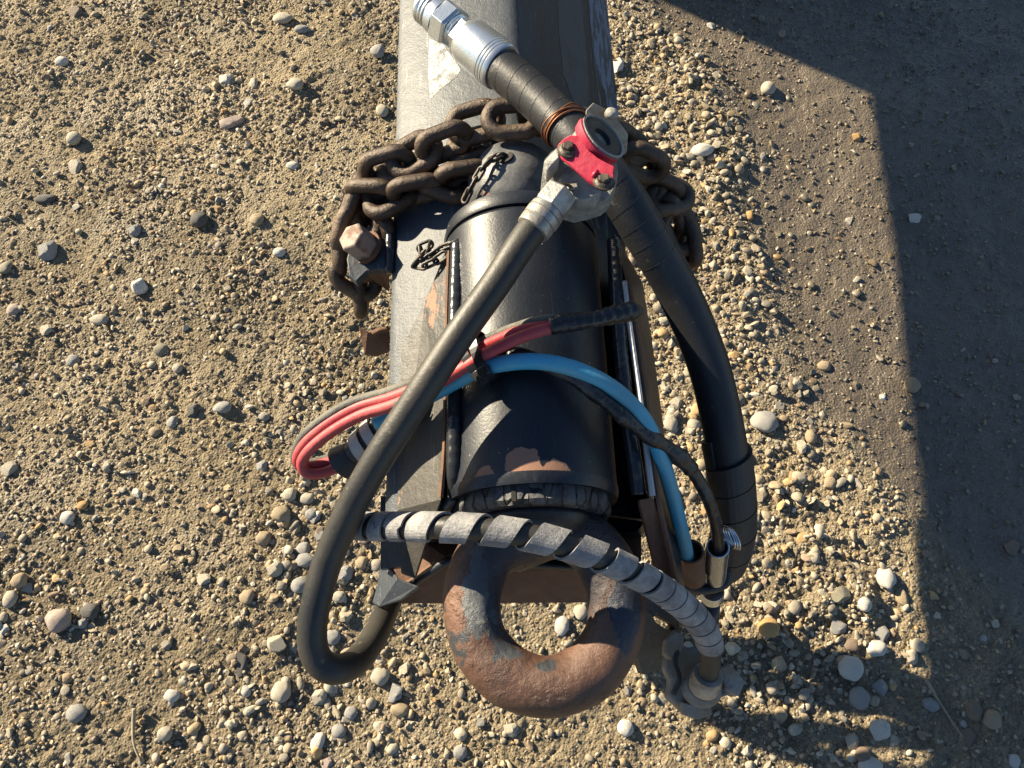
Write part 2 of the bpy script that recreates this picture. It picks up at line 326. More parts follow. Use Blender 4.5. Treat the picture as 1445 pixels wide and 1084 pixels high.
def rutty(x, y):     # crumbled lumps of earth towards the lower right
    return np.exp(-(((x - lc.x) / .30) ** 2 + ((y - lc.y) / .26) ** 2))
def height(x, y):
    w = wetness(x, y); r = rutty(x, y)
    h = .010 * fbm(x, y, 2.2, 1, 3) + .0045 * (1 - .5 * w) * fbm(x, y, 9, 2, 3)
    rough = (1 - .72 * w)
    n1 = fbm(x, y, 30, 3, 3); n2 = fbm(x, y, 85, 4, 3, .6)
    patch = .55 + .45 * sstep(-.25, .35, fbm(x, y, 6, 9, 3))
    h = h + rough * patch * (.0055 * n1 + .0062 * np.abs(n2) + .0030 * fbm(x, y, 190, 6, 2))
    h = h + r * (1 - .6 * w) * (.016 * np.maximum(fbm(x, y, 15, 7, 4, .55), -.2) + .006 * fbm(x, y, 45, 12, 3))
    h = h - .014 * w + w * (.0016 * fbm(x, y, 60, 13, 4, .65) + .0030 * fbm(x, y, 14, 15, 4))
    # low kerb of crumbs where the wet mud begins
    return h
GX = np.concatenate([-np.geomspace(80, 1.45, 26), np.arange(-1.40, 1.40, .0039), np.geomspace(1.41, 80, 26)])
GY = np.concatenate([-np.geomspace(80, .40, 26), np.arange(-.37, 1.66, .0039), np.geomspace(1.67, 80, 26)])
gx, gy = np.meshgrid(GX, GY); H = height(gx, gy)
far = sstep(1.42, 2.4, np.maximum(np.abs(gx), np.abs(gy - .6) + .35)); H = H * (1 - far)
def np_mesh(name, V, T, n=3, smooth=True, col=None):
    me = bpy.data.meshes.new(name); me.vertices.add(len(V)); me.vertices.foreach_set('co', V.astype(np.float32).ravel())
    k = T.shape[1]; me.loops.add(T.size); me.loops.foreach_set('vertex_index', T.astype(np.int32).ravel())
    me.polygons.add(len(T)); me.polygons.foreach_set('loop_start', np.arange(0, T.size, k, dtype=np.int32)); me.polygons.foreach_set('loop_total', np.full(len(T), k, dtype=np.int32))
    if smooth: me.polygons.foreach_set('use_smooth', np.ones(len(T), dtype=bool))
    me.update(calc_edges=True)
    if col is not None:
        ca = me.color_attributes.new('Col', 'FLOAT_COLOR', 'POINT'); ca.data.foreach_set('color', col.astype(np.float32).ravel())
    return me
ny, nx = gx.shape; idx = np.arange(nx * ny).reshape(ny, nx)
Q = np.stack([idx[:-1, :-1], idx[:-1, 1:], idx[1:, 1:], idx[1:, :-1]], -1).reshape(-1, 4)
w = wetness(gx, gy).ravel()[:, None]
cn = fbm(gx, gy, 3.5, 21, 4).ravel()[:, None]; cn2 = fbm(gx, gy, 40, 22, 3).ravel()[:, None]
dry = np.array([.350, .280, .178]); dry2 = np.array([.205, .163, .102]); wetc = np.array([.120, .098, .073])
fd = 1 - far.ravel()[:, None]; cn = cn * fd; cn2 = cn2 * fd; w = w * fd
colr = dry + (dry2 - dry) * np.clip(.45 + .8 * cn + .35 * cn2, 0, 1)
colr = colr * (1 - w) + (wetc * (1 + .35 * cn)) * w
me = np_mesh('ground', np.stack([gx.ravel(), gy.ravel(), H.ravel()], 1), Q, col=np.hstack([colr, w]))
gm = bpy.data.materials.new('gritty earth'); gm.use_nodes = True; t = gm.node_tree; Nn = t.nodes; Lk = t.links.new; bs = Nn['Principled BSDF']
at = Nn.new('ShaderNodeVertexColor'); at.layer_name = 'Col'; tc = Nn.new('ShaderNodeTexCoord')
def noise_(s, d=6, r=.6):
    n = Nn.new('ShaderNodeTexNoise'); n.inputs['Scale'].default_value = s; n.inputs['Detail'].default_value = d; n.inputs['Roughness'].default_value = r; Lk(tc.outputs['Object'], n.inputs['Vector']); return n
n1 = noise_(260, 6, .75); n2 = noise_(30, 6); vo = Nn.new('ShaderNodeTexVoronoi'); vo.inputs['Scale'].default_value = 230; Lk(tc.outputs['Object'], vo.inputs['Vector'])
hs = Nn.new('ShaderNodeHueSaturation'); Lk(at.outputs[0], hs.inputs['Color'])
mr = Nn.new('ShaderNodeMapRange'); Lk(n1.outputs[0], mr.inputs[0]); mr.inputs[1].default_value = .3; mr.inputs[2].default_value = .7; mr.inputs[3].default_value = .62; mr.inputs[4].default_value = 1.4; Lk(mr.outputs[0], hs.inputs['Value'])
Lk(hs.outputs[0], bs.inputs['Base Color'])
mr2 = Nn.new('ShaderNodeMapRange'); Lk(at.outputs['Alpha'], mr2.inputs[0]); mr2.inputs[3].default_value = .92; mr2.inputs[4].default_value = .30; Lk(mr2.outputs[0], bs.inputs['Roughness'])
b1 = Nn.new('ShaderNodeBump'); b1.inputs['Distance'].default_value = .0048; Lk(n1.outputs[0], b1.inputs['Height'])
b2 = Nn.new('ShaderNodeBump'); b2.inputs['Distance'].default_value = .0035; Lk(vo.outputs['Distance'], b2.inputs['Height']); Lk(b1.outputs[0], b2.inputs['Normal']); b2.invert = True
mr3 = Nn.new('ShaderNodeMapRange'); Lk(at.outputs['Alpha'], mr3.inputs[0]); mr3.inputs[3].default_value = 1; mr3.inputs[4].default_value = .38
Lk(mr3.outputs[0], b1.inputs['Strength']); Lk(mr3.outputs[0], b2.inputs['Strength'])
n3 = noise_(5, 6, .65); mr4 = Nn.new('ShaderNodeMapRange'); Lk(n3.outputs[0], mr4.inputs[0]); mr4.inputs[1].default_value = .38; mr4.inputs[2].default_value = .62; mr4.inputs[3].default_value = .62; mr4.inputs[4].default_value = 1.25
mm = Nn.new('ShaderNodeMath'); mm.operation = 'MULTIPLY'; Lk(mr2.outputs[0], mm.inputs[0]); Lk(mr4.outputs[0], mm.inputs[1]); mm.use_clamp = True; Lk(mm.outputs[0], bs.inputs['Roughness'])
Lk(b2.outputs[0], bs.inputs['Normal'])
ground = link('ground', me, gm, None); tag(ground, kind='structure')
del Q, idx

# ---- stone shapes
def ico(sub):
    bm = bmesh.new(); bmesh.ops.create_icosphere(bm, subdivisions=sub, radius=1); bm.verts.ensure_lookup_table()
    V = np.array([v.co for v in bm.verts]); T = np.array([[v.index for v in f.verts] for f in bm.faces]); bm.free(); return V, T
def stone(sub, seed, ang):
    V, T = ico(sub); r = np.random.default_rng(seed); V = V.copy()
    for k in range(11):                      # cut by random planes: angular stones
        n = r.normal(size=3); n /= np.linalg.norm(n); d = r.uniform(.42, .88) if ang else r.uniform(.80, 1.0)
        e = V @ n - d; V -= np.outer(np.clip(e, 0, None) * (1.0 if ang else .8), n)
    n = sum(np.outer(np.sin(V @ (r.normal(size=3) * (1.5 + k)) + r.uniform(0, 6)), r.normal(size=3)) * .035 for k in range(4)); V += n * (.35 if ang else 1)
    V *= np.array([1, r.uniform(.58, .92), r.uniform(.42, .75)]); V /= np.abs(V[:, :2]).max(); return V, T
PAL = np.array([[.36, .33, .275], [.42, .385, .32], [.30, .265, .21], [.25, .235, .215], [.34, .26, .165], [.42, .27, .125], [.17, .155, .14], [.50, .475, .42], [.27, .195, .135], [.36, .29, .20], [.33, .24, .19]])
PW = np.array([.19, .14, .17, .12, .10, .045, .05, .05, .05, .07, .015]); PW /= PW.sum()
def density(x, y):
    w = wetness(x, y); n = fbm(x, y, 5, 41, 4); n2 = fbm(x, y, 16, 42, 3)
    d = sstep(-.40, .45, n + .45 * n2)
    left = sstep(-.05, -.35, x) * .08
    g = np.exp(-(((x - rc.x) / .20) ** 2 + ((y - rc.y) / .75) ** 2)) * 1.1
    p = P(480, 850, 0); g2 = np.exp(-(((x - p.x) / .20) ** 2 + ((y - p.y) / .2) ** 2)) * .6
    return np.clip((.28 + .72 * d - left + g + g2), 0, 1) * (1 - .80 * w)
def scatter(n, rmin, rmax, power, dmul=1.0):
    out = []
    while sum(len(o) for o in out) < n:
        x = rng.uniform(-1.34, 1.34, n); y = rng.uniform(-.32, 1.6, n)
        k = rng.uniform(0, 1, n) < density(x, y) ** dmul; k &= (np.abs(x) < .85 + .36 * y + .12)
        out.append(np.stack([x[k], y[k]], 1))
    o = np.concatenate(out)[:n]; u = rng.uniform(0, 1, n); r = rmin * (rmax / rmin) ** (u ** power)
    return o[:, 0], o[:, 1], r
def gmask(x, y):
    p = P(500, 850, 0); return np.exp(-(((x - rc.x) / .24) ** 2 + ((y - rc.y) / .8) ** 2)) + .8 * np.exp(-(((x - p.x) / .28) ** 2 + ((y - p.y) / .25) ** 2)) + .5 * rutty(x, y)
def field(name, n, rmin, rmax, power, sub, sink, label, cat, dmul=1.0, seed=0):
    x, y, r = scatter(n, rmin, rmax, power, dmul); z = height(x, y); r = r * (.92 + .55 * np.clip(gmask(x, y), 0, 1) * (sub == 2))
    shapes = [stone(sub, seed + k, k % 5 > 1) for k in range(10)]; nv = len(shapes[0][0]); VV = np.empty((n, nv, 3)); T = shapes[0][1]
    ki = rng.integers(0, 10, n); base = np.stack([s[0] for s in shapes])[ki]
    base = base * rng.uniform(.85, 1.15, (n, 1, 3)) * r[:, None, None]
    a = rng.uniform(0, 6.283, n); tl_ = rng.normal(0, .35, n); c, s = np.cos(tl_)[:, None], np.sin(tl_)[:, None]
    X, Y, Z = base[..., 0] * c + base[..., 2] * s, base[..., 1], -base[..., 0] * s + base[..., 2] * c
    c, s = np.cos(a)[:, None], np.sin(a)[:, None]
    VV[..., 0] = X * c - Y * s + x[:, None]; VV[..., 1] = X * s + Y * c + y[:, None]; VV[..., 2] = Z + (z + r * rng.uniform(-sink, .55, n))[:, None]
    cc = PAL[rng.choice(len(PAL), n, p=PW)] * rng.uniform(.72, 1.18, (n, 1))
    wv = wetness(x, y)[:, None]; mud = np.array([.26, .20, .13]); k = rng.uniform(0, .45, (n, 1)) + .18 * (sub == 1); cc = cc * np.array([1.14, 1.10, 1.0])
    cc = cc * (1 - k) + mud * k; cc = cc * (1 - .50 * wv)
    col = np.repeat(np.hstack([cc, wv])[:, None, :], nv, 1).reshape(-1, 4)
    TT = (T[None] + (np.arange(n) * nv)[:, None, None]).reshape(-1, 3)
    me_ = np_mesh(name, VV.reshape(-1, 3), TT, col=col); me_.polygons.foreach_set('use_smooth', np.repeat(ki % 5 <= 1, len(T))); o = link(name, me_, M['gravel'], None)
    return tag(o, label, cat, kind='stuff')
def stone_mat(name, c=None):
    m = bpy.data.materials.new(name); m.use_nodes = True; t = m.node_tree; N = t.nodes; Lk = t.links.new; bs = N['Principled BSDF']; tc = N.new('ShaderNodeTexCoord')
    ro = .8
    if c is None:
        a = N.new('ShaderNodeVertexColor'); a.layer_name = 'Col'; src = a.outputs[0]
        r = N.new('ShaderNodeMapRange'); Lk(a.outputs['Alpha'], r.inputs[0]); r.inputs[3].default_value = .78; r.inputs[4].default_value = .38; Lk(r.outputs[0], bs.inputs['Roughness'])
    elif c == 'random':
        oi = N.new('ShaderNodeObjectInfo'); cr = N.new('ShaderNodeValToRGB'); cr.color_ramp.interpolation = 'CONSTANT'; e = cr.color_ramp.elements
        ac = 0; 
        for i, (p, w_) in enumerate(zip(PAL, PW)):
            el = e[0] if i == 0 else (e[1] if i == 1 else e.new(ac)); el.position = ac; el.color = (*p, 1); ac += w_
        Lk(oi.outputs['Random'], cr.inputs[0]); src = cr.outputs[0]; bs.inputs['Roughness'].default_value = .75
    else:
        n = N.new('ShaderNodeRGB'); n.outputs[0].default_value = (*c, 1); src = n.outputs[0]; bs.inputs['Roughness'].default_value = .72
    n = N.new('ShaderNodeTexNoise'); n.inputs['Scale'].default_value = 110; n.inputs['Detail'].default_value = 7; n.inputs['Roughness'].default_value = .65; Lk(tc.outputs['Object'], n.inputs['Vector'])
    h = N.new('ShaderNodeHueSaturation'); Lk(src, h.inputs['Color']); r = N.new('ShaderNodeMapRange'); Lk(n.outputs[0], r.inputs[0]); r.inputs[1].default_value = .3; r.inputs[2].default_value = .7; r.inputs[3].default_value = .78; r.inputs[4].default_value = 1.16
    Lk(r.outputs[0], h.inputs['Value'])
    n2 = N.new('ShaderNodeTexNoise'); n2.inputs['Scale'].default_value = 60; n2.inputs['Detail'].default_value = 5; Lk(tc.outputs['Object'], n2.inputs['Vector'])
    r2 = N.new('ShaderNodeMapRange'); Lk(n2.outputs[0], r2.inputs[0]); r2.inputs[1].default_value = .52; r2.inputs[2].default_value = .68; r2.inputs[4].default_value = .6
    x = N.new('ShaderNodeMix'); x.data_type = 'RGBA'; Lk(r2.outputs[0], x.inputs[0]); Lk(h.outputs[0], x.inputs[6]); x.inputs[7].default_value = (.22, .175, .12, 1); Lk(x.outputs[2], bs.inputs['Base Color'])
    b = N.new('ShaderNodeBump'); b.inputs['Distance'].default_value = .0012; Lk(n.outputs[0], b.inputs['Height']); Lk(b.outputs[0], bs.inputs['Normal'])
    return m
M['gravel'] = stone_mat('gravel'); M['pebble'] = stone_mat('pebble', 'random')
STC = dict(white=(.60, .57, .51), cream=(.46, .41, .32), tan=(.38, .29, .185), grey=(.33, .32, .30), dark=(.10, .095, .09), pink=(.42, .33, .28), ochre=(.48, .29, .11), brown=(.22, .16, .115), olive=(.27, .245, .18))
for k, c in STC.items(): M['st_' + k] = stone_mat(k + ' stone', c)

# ---- stones of the photograph: pixel, width, height, colour, angular?, label
named = [
 (1078, 597, 42, 32, 'grey', 0, 'largest smooth grey oval pebble, beside the thick black hose'),
 (1197, 943, 33, 30, 'white', 0, 'round pale grey pebble, biggest in the lower right gravel'),
 (1080, 887, 30, 25, 'ochre', 0, 'rounded orange tan pebble half sunk just right of the hanging coupling'),
 (1249, 817, 25, 27, 'white', 0, 'white egg shaped pebble above the cluster at lower right'),
 (328, 173, 34, 22, 'pink', 1, 'angular pinkish grey stone at upper left casting a wide shadow'),
 (400, 30, 27, 16, 'cream', 0, 'cream oval pebble near the top edge left of the drawbar'),
 (420, 127, 25, 17, 'cream', 0, 'cream oval pebble left of the drawbar with two small stones below it'),
 (284, 315, 23, 21, 'dark', 0, 'almost black round pebble among pale ones at upper left'),
 (64, 280, 26, 13, 'dark', 0, 'long dark grey pebble near the left edge, upper half'),
 (68, 355, 26, 25, 'grey', 1, 'blocky grey angular stone near the left edge with broad shadow'),
 (143, 452, 27, 14, 'cream', 0, 'elongated cream pebble lying level in the left half'),
 (200, 405, 20, 25, 'white', 1, 'pointed white angular stone standing up in the left half'),
 (318, 578, 28, 16, 'grey', 0, 'long light grey pebble left of the red cable loop'),
 (120, 715, 15, 12, 'ochre', 0, 'small bright orange pebble above a white one at lower left'),
 (99, 732, 18, 17, 'white', 0, 'small round white pebble just below the orange one at lower left'),
 (87, 876, 32, 27, 'pink', 0, 'big pinkish cream pebble near the lower left edge'),
 (131, 863, 29, 19, 'dark', 0, 'dark grey oval pebble right beside the big pinkish one'),
 (395, 907, 27, 25, 'cream', 1, 'pale angular stone left of the bottom of the hose loop'),
 (400, 976, 30, 26, 'cream', 0, 'smooth cream pebble below and left of the hose loop'),
 (343, 937, 18, 33, 'dark', 1, 'tall dark stone wedged upright left of the hose loop'),
 (793, 883, 20, 26, 'white', 0, 'pale egg shaped pebble seen through the tow ring, the left of two'),
 (819, 864, 21, 22, 'cream', 0, 'round cream pebble seen through the tow ring, the right of two'),
 (535, 77, 23, 19, 'grey', 0, 'round light grey pebble touching the left edge of the drawbar near the top'),
 (990, 215, 34, 20, 'white', 0, 'long whitish stone right of the chain and drawbar'),
 (872, 97, 20, 26, 'white', 1, 'white angular stone against the right edge of the drawbar'),
 (1181, 885, 26, 19, 'grey', 1, 'grey flat topped angular stone in the lower right dappled shade'),
 (1182, 841, 26, 21, 'olive', 1, 'olive wedge shaped stone in the lower right dappled shade'),
 (1235, 1030, 31, 23, 'white', 1, 'whitish lumpy stone near the bottom edge at right'),
 (1396, 1015, 27, 21, 'tan', 0, 'rounded tan pebble right of the dry stalk at lower right'),
 (1290, 541, 20, 19, 'tan', 0, 'round tan pebble right on the shadow edge at the right'),
 (883, 1027, 25, 21, 'white', 0, 'cream white pebble at the bottom edge below the tow ring'),
 (559, 978, 22, 25, 'grey', 1, 'dark veined grey stone between the hose loop and tow ring'),
]
others = [(107,16,20,18,'brown'),(427,46,20,11,'grey'),(89,89,15,13,'white'),(319,115,20,17,'white'),(359,119,14,17,'cream'),(105,197,18,16,'cream'),(109,236,20,19,'cream'),(365,315,19,18,'tan'),(414,237,17,12,'white'),(193,329,17,15,'grey'),
 (9,379,22,16,'olive'),(20,438,18,15,'pink'),(67,466,20,14,'cream'),(103,509,17,16,'grey'),(228,494,19,17,'olive'),(274,582,16,21,'dark'),(246,597,18,17,'grey'),(219,610,17,14,'tan'),(17,662,24,18,'cream'),(396,360,19,14,'white'),(252,521,14,14,'cream'),(370,659,17,16,'grey'),
 (33,820,22,17,'tan'),(18,846,19,20,'cream'),(7,889,21,12,'white'),(399,728,26,21,'tan'),(374,761,22,20,'tan'),(391,805,25,20,'cream'),(352,843,24,20,'tan'),(110,1006,26,20,'grey'),(292,819,23,16,'cream'),(246,982,19,14,'white'),(237,1035,18,16,'cream'),
 (1141,790,24,20,'tan'),(1273,842,18,22,'tan'),(1215,854,19,18,'white'),(1246,895,24,20,'grey'),(1234,916,27,18,'white'),(1294,911,18,17,'cream'),(1284,927,17,17,'cream'),(1202,911,24,17,'brown'),(1211,985,25,26,'grey'),(1243,971,22,20,'grey'),(1370,1003,18,20,'brown'),(1099,1008,19,18,'tan'),
 (1199,1046,18,18,'cream'),(1213,1064,23,18,'brown'),(1222,1080,30,20,'white'),(1367,1040,20,22,'brown'),(1429,1074,14,14,'white'),(1315,994,22,16,'grey'),(1249,557,12,9,'white'),(1168,512,22,15,'tan'),(1144,616,16,20,'tan'),(1437,770,22,16,'brown'),(1169,683,17,15,'tan'),
 (540,158,18,22,'cream'),(1293,303,18,12,'white'),(1060,300,14,16,'ochre'),(1085,122,20,18,'cream'),(536,908,17,20,'white'),(537,955,24,20,'cream'),(565,1002,27,18,'tan'),(451,985,22,20,'cream'),(451,1048,20,25,'white'),(479,1031,20,16,'grey'),(464,1077,17,15,'pink'),(496,1006,17,15,'grey'),(650,1061,19,18,'grey'),(720,1029,22,16,'cream'),
 (430,775,24,18,'grey'),(432,792,26,18,'grey'),(447,732,20,16,'grey'),(490,808,18,14,'grey'),(480,843,18,15,'cream'),(487,810,22,20,'grey'),(512,795,20,17,'tan'),(425,827,24,20,'grey'),(405,782,18,14,'cream'),(447,870,15,17,'grey'),(441,727,18,16,'grey'),(455,757,22,18,'grey'),(412,700,22,18,'cream'),(402,735,20,20,'cream'),(420,748,16,14,'tan'),(470,900,22,18,'grey'),(435,705,20,15,'cream'),(118,880,14,12,'grey'),(960,845,20,16,'tan'),(978,600,20,18,'cream'),(955,570,22,18,'cream'),(945,598,20,24,'cream'),(975,580,16,12,'white'),(1210,190,14,12,'ochre'),(1146,787,20,18,'cream')]
def sharp(me): me.set_sharp_from_angle(angle=math.radians(24)); return me
shp = {0: [np_mesh('pebble', *stone(3, 100 + k, 0)) for k in range(6)], 1: [sharp(np_mesh('pebble', *stone(3, 200 + k, 1))) for k in range(6)]}
def place(u, v, wd, ht, ang, mat, k, sinkf=.25):
    p = P(u, v, 0); p.z = float(height(np.array([p.x]), np.array([p.y]))[0]); sc = (p - cam.location).length / F * .97 * random.uniform(.95, 1.05)
    me = shp[ang][k % 6].copy(); me.materials.append(M[mat]); o = bpy.data.objects.new('pebble', me); COL.objects.link(o)
    a, b = wd / 2 * sc, ht / 2 * sc * 1.08
    yy = np.empty(len(me.vertices) * 3); me.vertices.foreach_get('co', yy); yy = yy.reshape(-1, 3); my = np.abs(yy[:, 1]).max(); mz = np.abs(yy[:, 2]).max()
    hz = min(a, b) * random.uniform(.60, .85); sinkf += random.uniform(0, .25)
    o.scale = (a, b / my, hz / mz); o.rotation_euler = (random.uniform(-.15, .15), random.uniform(-.15, .15), random.uniform(-.25, .25)); o.location = (p.x, p.y, p.z + hz * (1 - sinkf) * .75); return o
for k, (u, v, a, b, c, g, lab) in enumerate(named):
    tag(place(u, v, a, b, g, 'st_' + c, k), lab, 'pebble', 'loose stones lying on the gravel')
nch = 0
for k, (u, v, a, b, c) in enumerate(others):
    place(u, v, a, b, k % 3 == 0, 'st_' + c, k, .5).parent = ground; nch += 1
x, y, r = scatter(298 - nch, .0068, .0115, 1.3, 1.2)
for i in range(len(x)):
    me = shp[int(i % 3 > 0)][i % 6]
    if not me.materials: me.materials.append(M['pebble'])
    o = bpy.data.objects.new('pebble', me); COL.objects.link(o); o.parent = ground
    q = r[i]; o.scale = (q, q * random.uniform(.8, 1.2), q * random.uniform(.7, 1.1)); o.rotation_euler = (random.uniform(-.3, .3), random.uniform(-.3, .3), random.uniform(0, 6.28))
    o.location = (x[i], y[i], float(height(x[i:i + 1], y[i:i + 1])[0]) + q * .2)
field('fine_gravel', 45000, .0017, .0052, 1.15, 1, .35, 'fine grit and gravel spread over the whole muddy ground', 'gravel', .55, 300)
field('coarse_gravel', 11000, .0040, .0092, 2.0, 2, .75, 'coarse beige and grey gravel scattered over the muddy ground', 'gravel', 1.3, 340)

# twigs and leaf
def twig(name, pts, r, label):
    q = [P(*p) for p in pts]
    for a in q: a.z += float(height(np.array([a.x]), np.array([a.y]))[0])
    tag(obj(name, tube(crom(q, 8), lambda t: r * (1 - .6 * t), 7, wob=.15), M['twig'], smooth=True), label, 'stalk')
twig('dry_stalk', ((1308, 960, .012), (1325, 985, .010), (1342, 1012, .008), (1358, 1040, .006)), .0026, 'straight thin dry stalk lying in the shaded gravel at lower right')
twig('bent_stalk', ((193, 1000, .008), (189, 1025, .008), (190, 1050, .009), (200, 1074, .006)), .0034, 'pale bent dry stalk lying at the bottom left')

# ================================================================ TRAILER
TR = empty('trailer', TR0, 'black steel trailer with worn drawbar ending in a big rusty tow ring', 'trailer')
sec = [(-.127, .460), (-.127, .552), (-.120, .559), (-.04, .590), (-.004, .601), (.006, .6035), (.012, .6035), (.0165, .6015), (.020, .598), (.120, .527), (.127, .518), (.127, .460)]
def beam_mesh(b0, b1, wall=.009, deep=.22):
    n = len(sec); ca = sum(s[0] for s in sec) / n; V = []; Fc = []
    def ins(s): return (s[0] * (1 - wall / .127), .52 + (s[1] - .52) * (1 - wall / .06))
    def rim(a): return 0.0
    zb = lambda b, z: z if z > .47 else .362 + .06 * b      # underside slope shaped to set the beam's shadow edge on the ground
    for b in (b1, b0): V += [L(a, b, zb(b, z)) for a, z in sec]
    V += [L(*(lambda q: (q[0], b0, q[1]))(ins(s))) for s in sec]; V += [L(*(lambda q: (q[0], b0 + deep, q[1]))(ins(s))) for s in sec]
    for k in range(3):
        for i in range(n):
            j = (i + 1) % n; Fc.append((k * n + i, k * n + j, (k + 1) * n + j, (k + 1) * n + i))
    Fc += [tuple(range(n)), tuple(range(3 * n, 4 * n))]; return V, Fc
BF = .152
beam = obj('drawbar', beam_mesh(BF, 2.3), M['beam_paint'], TR)
def onbeam(u, v, lift=.0003):
    z = .58
    for _ in range(12):
        p = P(u, v, z); a = (p - O0).dot(TX)
        z = float(np.interp(a, [s[0] for s in sec[1:-1]], [s[1] for s in sec[1:-1]])) + lift
    return P(u, v, z)
def patch(name, pts, m, n=0): return obj(name, (lambda q: ([p for p in q] + [p - Vector((0, 0, .004)) for p in q], prism(q, (0, 0, -.004))[1]))([onbeam(u, v) for u, v in pts]), m, beam, smooth=False)
patch('scraped_patch', ((606, 55), (625, 62), (650, 98), (645, 108), (622, 125), (607, 140), (604, 100)), M['white_scuff'])
patch('worn_strip', ((786, -20), (818, -20), (826, 60), (831, 120), (832, 160), (812, 150), (795, 105), (789, 50)), M['brown_scuff'])
patch('brushed_edge', ((828, -20), (854, -20), (866, 95), (875, 185), (872, 215), (850, 170), (838, 90)), M['blue_scuff'])

# swivel housing and end cap
HZ = .573; hc = L(.008, 0, HZ); HR = .078
def hx(b): return hc + AX * b
b_f, b_r = .166, .440
housing = obj('swivel_housing', lathe([(b_f + .004, .063), (b_f, .066), (b_f, HR - .003), (b_f + .003, HR), (b_r - .018, HR), (b_r - .016, HR), (b_r - .014, HR - .002), (b_r - .004, HR - .006), (b_r, HR - .010), (b_r, .05)], hc, AX, 96), M['housing_paint'], TR, smooth=None)
obj('end_rim', lathe([(b_r - .010, HR - .0005), (b_r - .006, HR + .0008), (b_r + .005, HR - .0015), (b_r + .008, HR - .014), (b_r - .010, HR - .014)], hc, AX, 96, closed=True), M['housing_paint'], housing)
obj('front_lip', lathe([(b_f - .005, HR - .008), (b_f - .006, HR - .001), (b_f - .001, HR + .0008), (b_f + .004, HR + .0008), (b_f + .004, HR - .008)], hc, AX, 96, closed=True), M['dark_paint'], housing)
dome = [(b_r, .050)] + [(b_r + .052 + .046 * math.sin(t), .050 * math.cos(t) ** .62 if t < 1.56 else .0005) for t in np.linspace(0, 1.57, 14)]
obj('end_cap', lathe(dome, hc + Vector((-.004, 0, .010)), AX, 64), M['cap_paint'], TR, smooth=True)
hp = P(712, 223, .6305); obj('cap_hole', lathe([(0, .0088), (.0025, .0085), (.0028, .006), (.0026, .0001)], hp + Vector((.001, .0, -.0012)), (-.35, .30, 1), 24), M['void'], TR)  # dark disc on the cap stands in for a shaded hole
# bushing, shaft and tow ring
def cracked():
    V, Fc = lathe([(b_f - .020, .040), (b_f - .021, .067), (b_f - .017, .0705), (b_f - .002, .0705), (b_f + .003, .067)], hc, AX, 120)
    cut = []
    for i, v in enumerate(V):
        k = i % 120; a = k * 3
        s = math.sin(k * 2.3) * math.sin(k * 1.1 + 1) * .0006; 
        c = hx((Vector(v) - hc).dot(AX)); d = Vector(v) - c; V[i] = c + d * (1 + s / max(d.length, .01) * 1.5)
    return V, Fc
obj('rubber_bushing', cracked(), M['rubber'], TR, smooth=None)
g0 = P(744, 690, .64) ; obj('bushing_crack', box(hx(b_f - .011) + Vector((-.0165, 0, .0685)), .0035, .017, .0028, TX, AX), M['void'], TR)  # dark strip painted as the shade in a crack
obj('swivel_flange', lathe([(b_f - .046, .020), (b_f - .044, .036), (b_f - .036, .049), (b_f - .026, .055), (b_f - .019, .056)], hc, AX, 64), M['dark_paint'], TR, smooth=True)
# ring: an oval torus with a neck, built as one surface
rcn = P(768, 854, .575); bm = bmesh.new()
def ring_mesh(seg=120, ts=32):
    V = []; Fc = []; dz = (0, 0, 1)
    for i in range(seg):
        a = 2 * math.pi * i / seg; dr = TX * math.cos(a) + AX * math.sin(a)
        top = max(0, math.sin(a))
        R = .0625 + .003 * top; r = .0245 + .0015 * top
        c = rcn + TX * math.cos(a) * R + AX * math.sin(a) * (R + .003)
        for k in range(ts):
            t = 2 * math.pi * k / ts; q = r * (1 + .02 * math.sin(5 * a + 2 * t) + .012 * math.sin(11 * a - 3 * t))
            if math.cos(t) < -.2: q *= 1.03       # wear inside
            V.append(c + dr * math.cos(t) * q + Vector(dz) * math.sin(t) * q * 1.0)
    for i in range(seg):
        for k in range(ts): Fc.append((i * ts + k, ((i + 1) % seg) * ts + k, ((i + 1) % seg) * ts + (k + 1) % ts, i * ts + (k + 1) % ts))
    return V, Fc
neck = tube(crom([rcn + AX * .058, rcn + AX * .078, hx(b_f - .030), hx(b_f - .010)], 6), lambda t: .034 + .012 * t * t, 32)
ring = obj('tow_ring', join(ring_mesh(), neck), M['ring'], TR, smooth=True)
rm = ring.modifiers.new('remesh', 'REMESH'); rm.mode = 'VOXEL'; rm.voxel_size = .0022; rm.use_smooth_shade = True
sm = ring.modifiers.new('smooth', 'SMOOTH'); sm.iterations = 10; sm.factor = .6

# gussets, weld beads, plates
left_gus = obj('gusset', slab([(633, 345, .606), (600, 425, .585), (567, 489, .567), (565, 546, .566), (561, 720, .562), (566, 808, .535), (585, 815, .53), (607, 745, .59), (622, 705, .606), (628, 520, .612)], .010), M['gusset_paint'], TR, smooth=False)
obj('gusset_edge', tube(px((634, 352, .612), (631, 440, .614), (629, 560, .615), (627, 640, .613), (622, 702, .608), n=6), .0024, 6), M['rust_steel'], left_gus)
def bead(pts, r):
    c = resample(px(*pts), .003); V, Fc = tube(c, lambda t: r, 12)
    for i in range(len(V)):
        k = i // 12; V[i] = V[i] + Vector((0, 0, .0004 * math.sin(k * 1.9) + .0005 * math.sin(k * .43))) ; 
    return V, Fc
obj('weld_bead', bead(((646, 345, .616), (643, 440, .619), (641, 560, .62), (641, 650, .617), (643, 700, .60)), .0070), M['weld'], left_gus, smooth=True)
obj('weld_foot', bead(((641, 700, .600), (632, 712, .592), (622, 725, .58)), .006), M['weld'], left_gus, smooth=True)
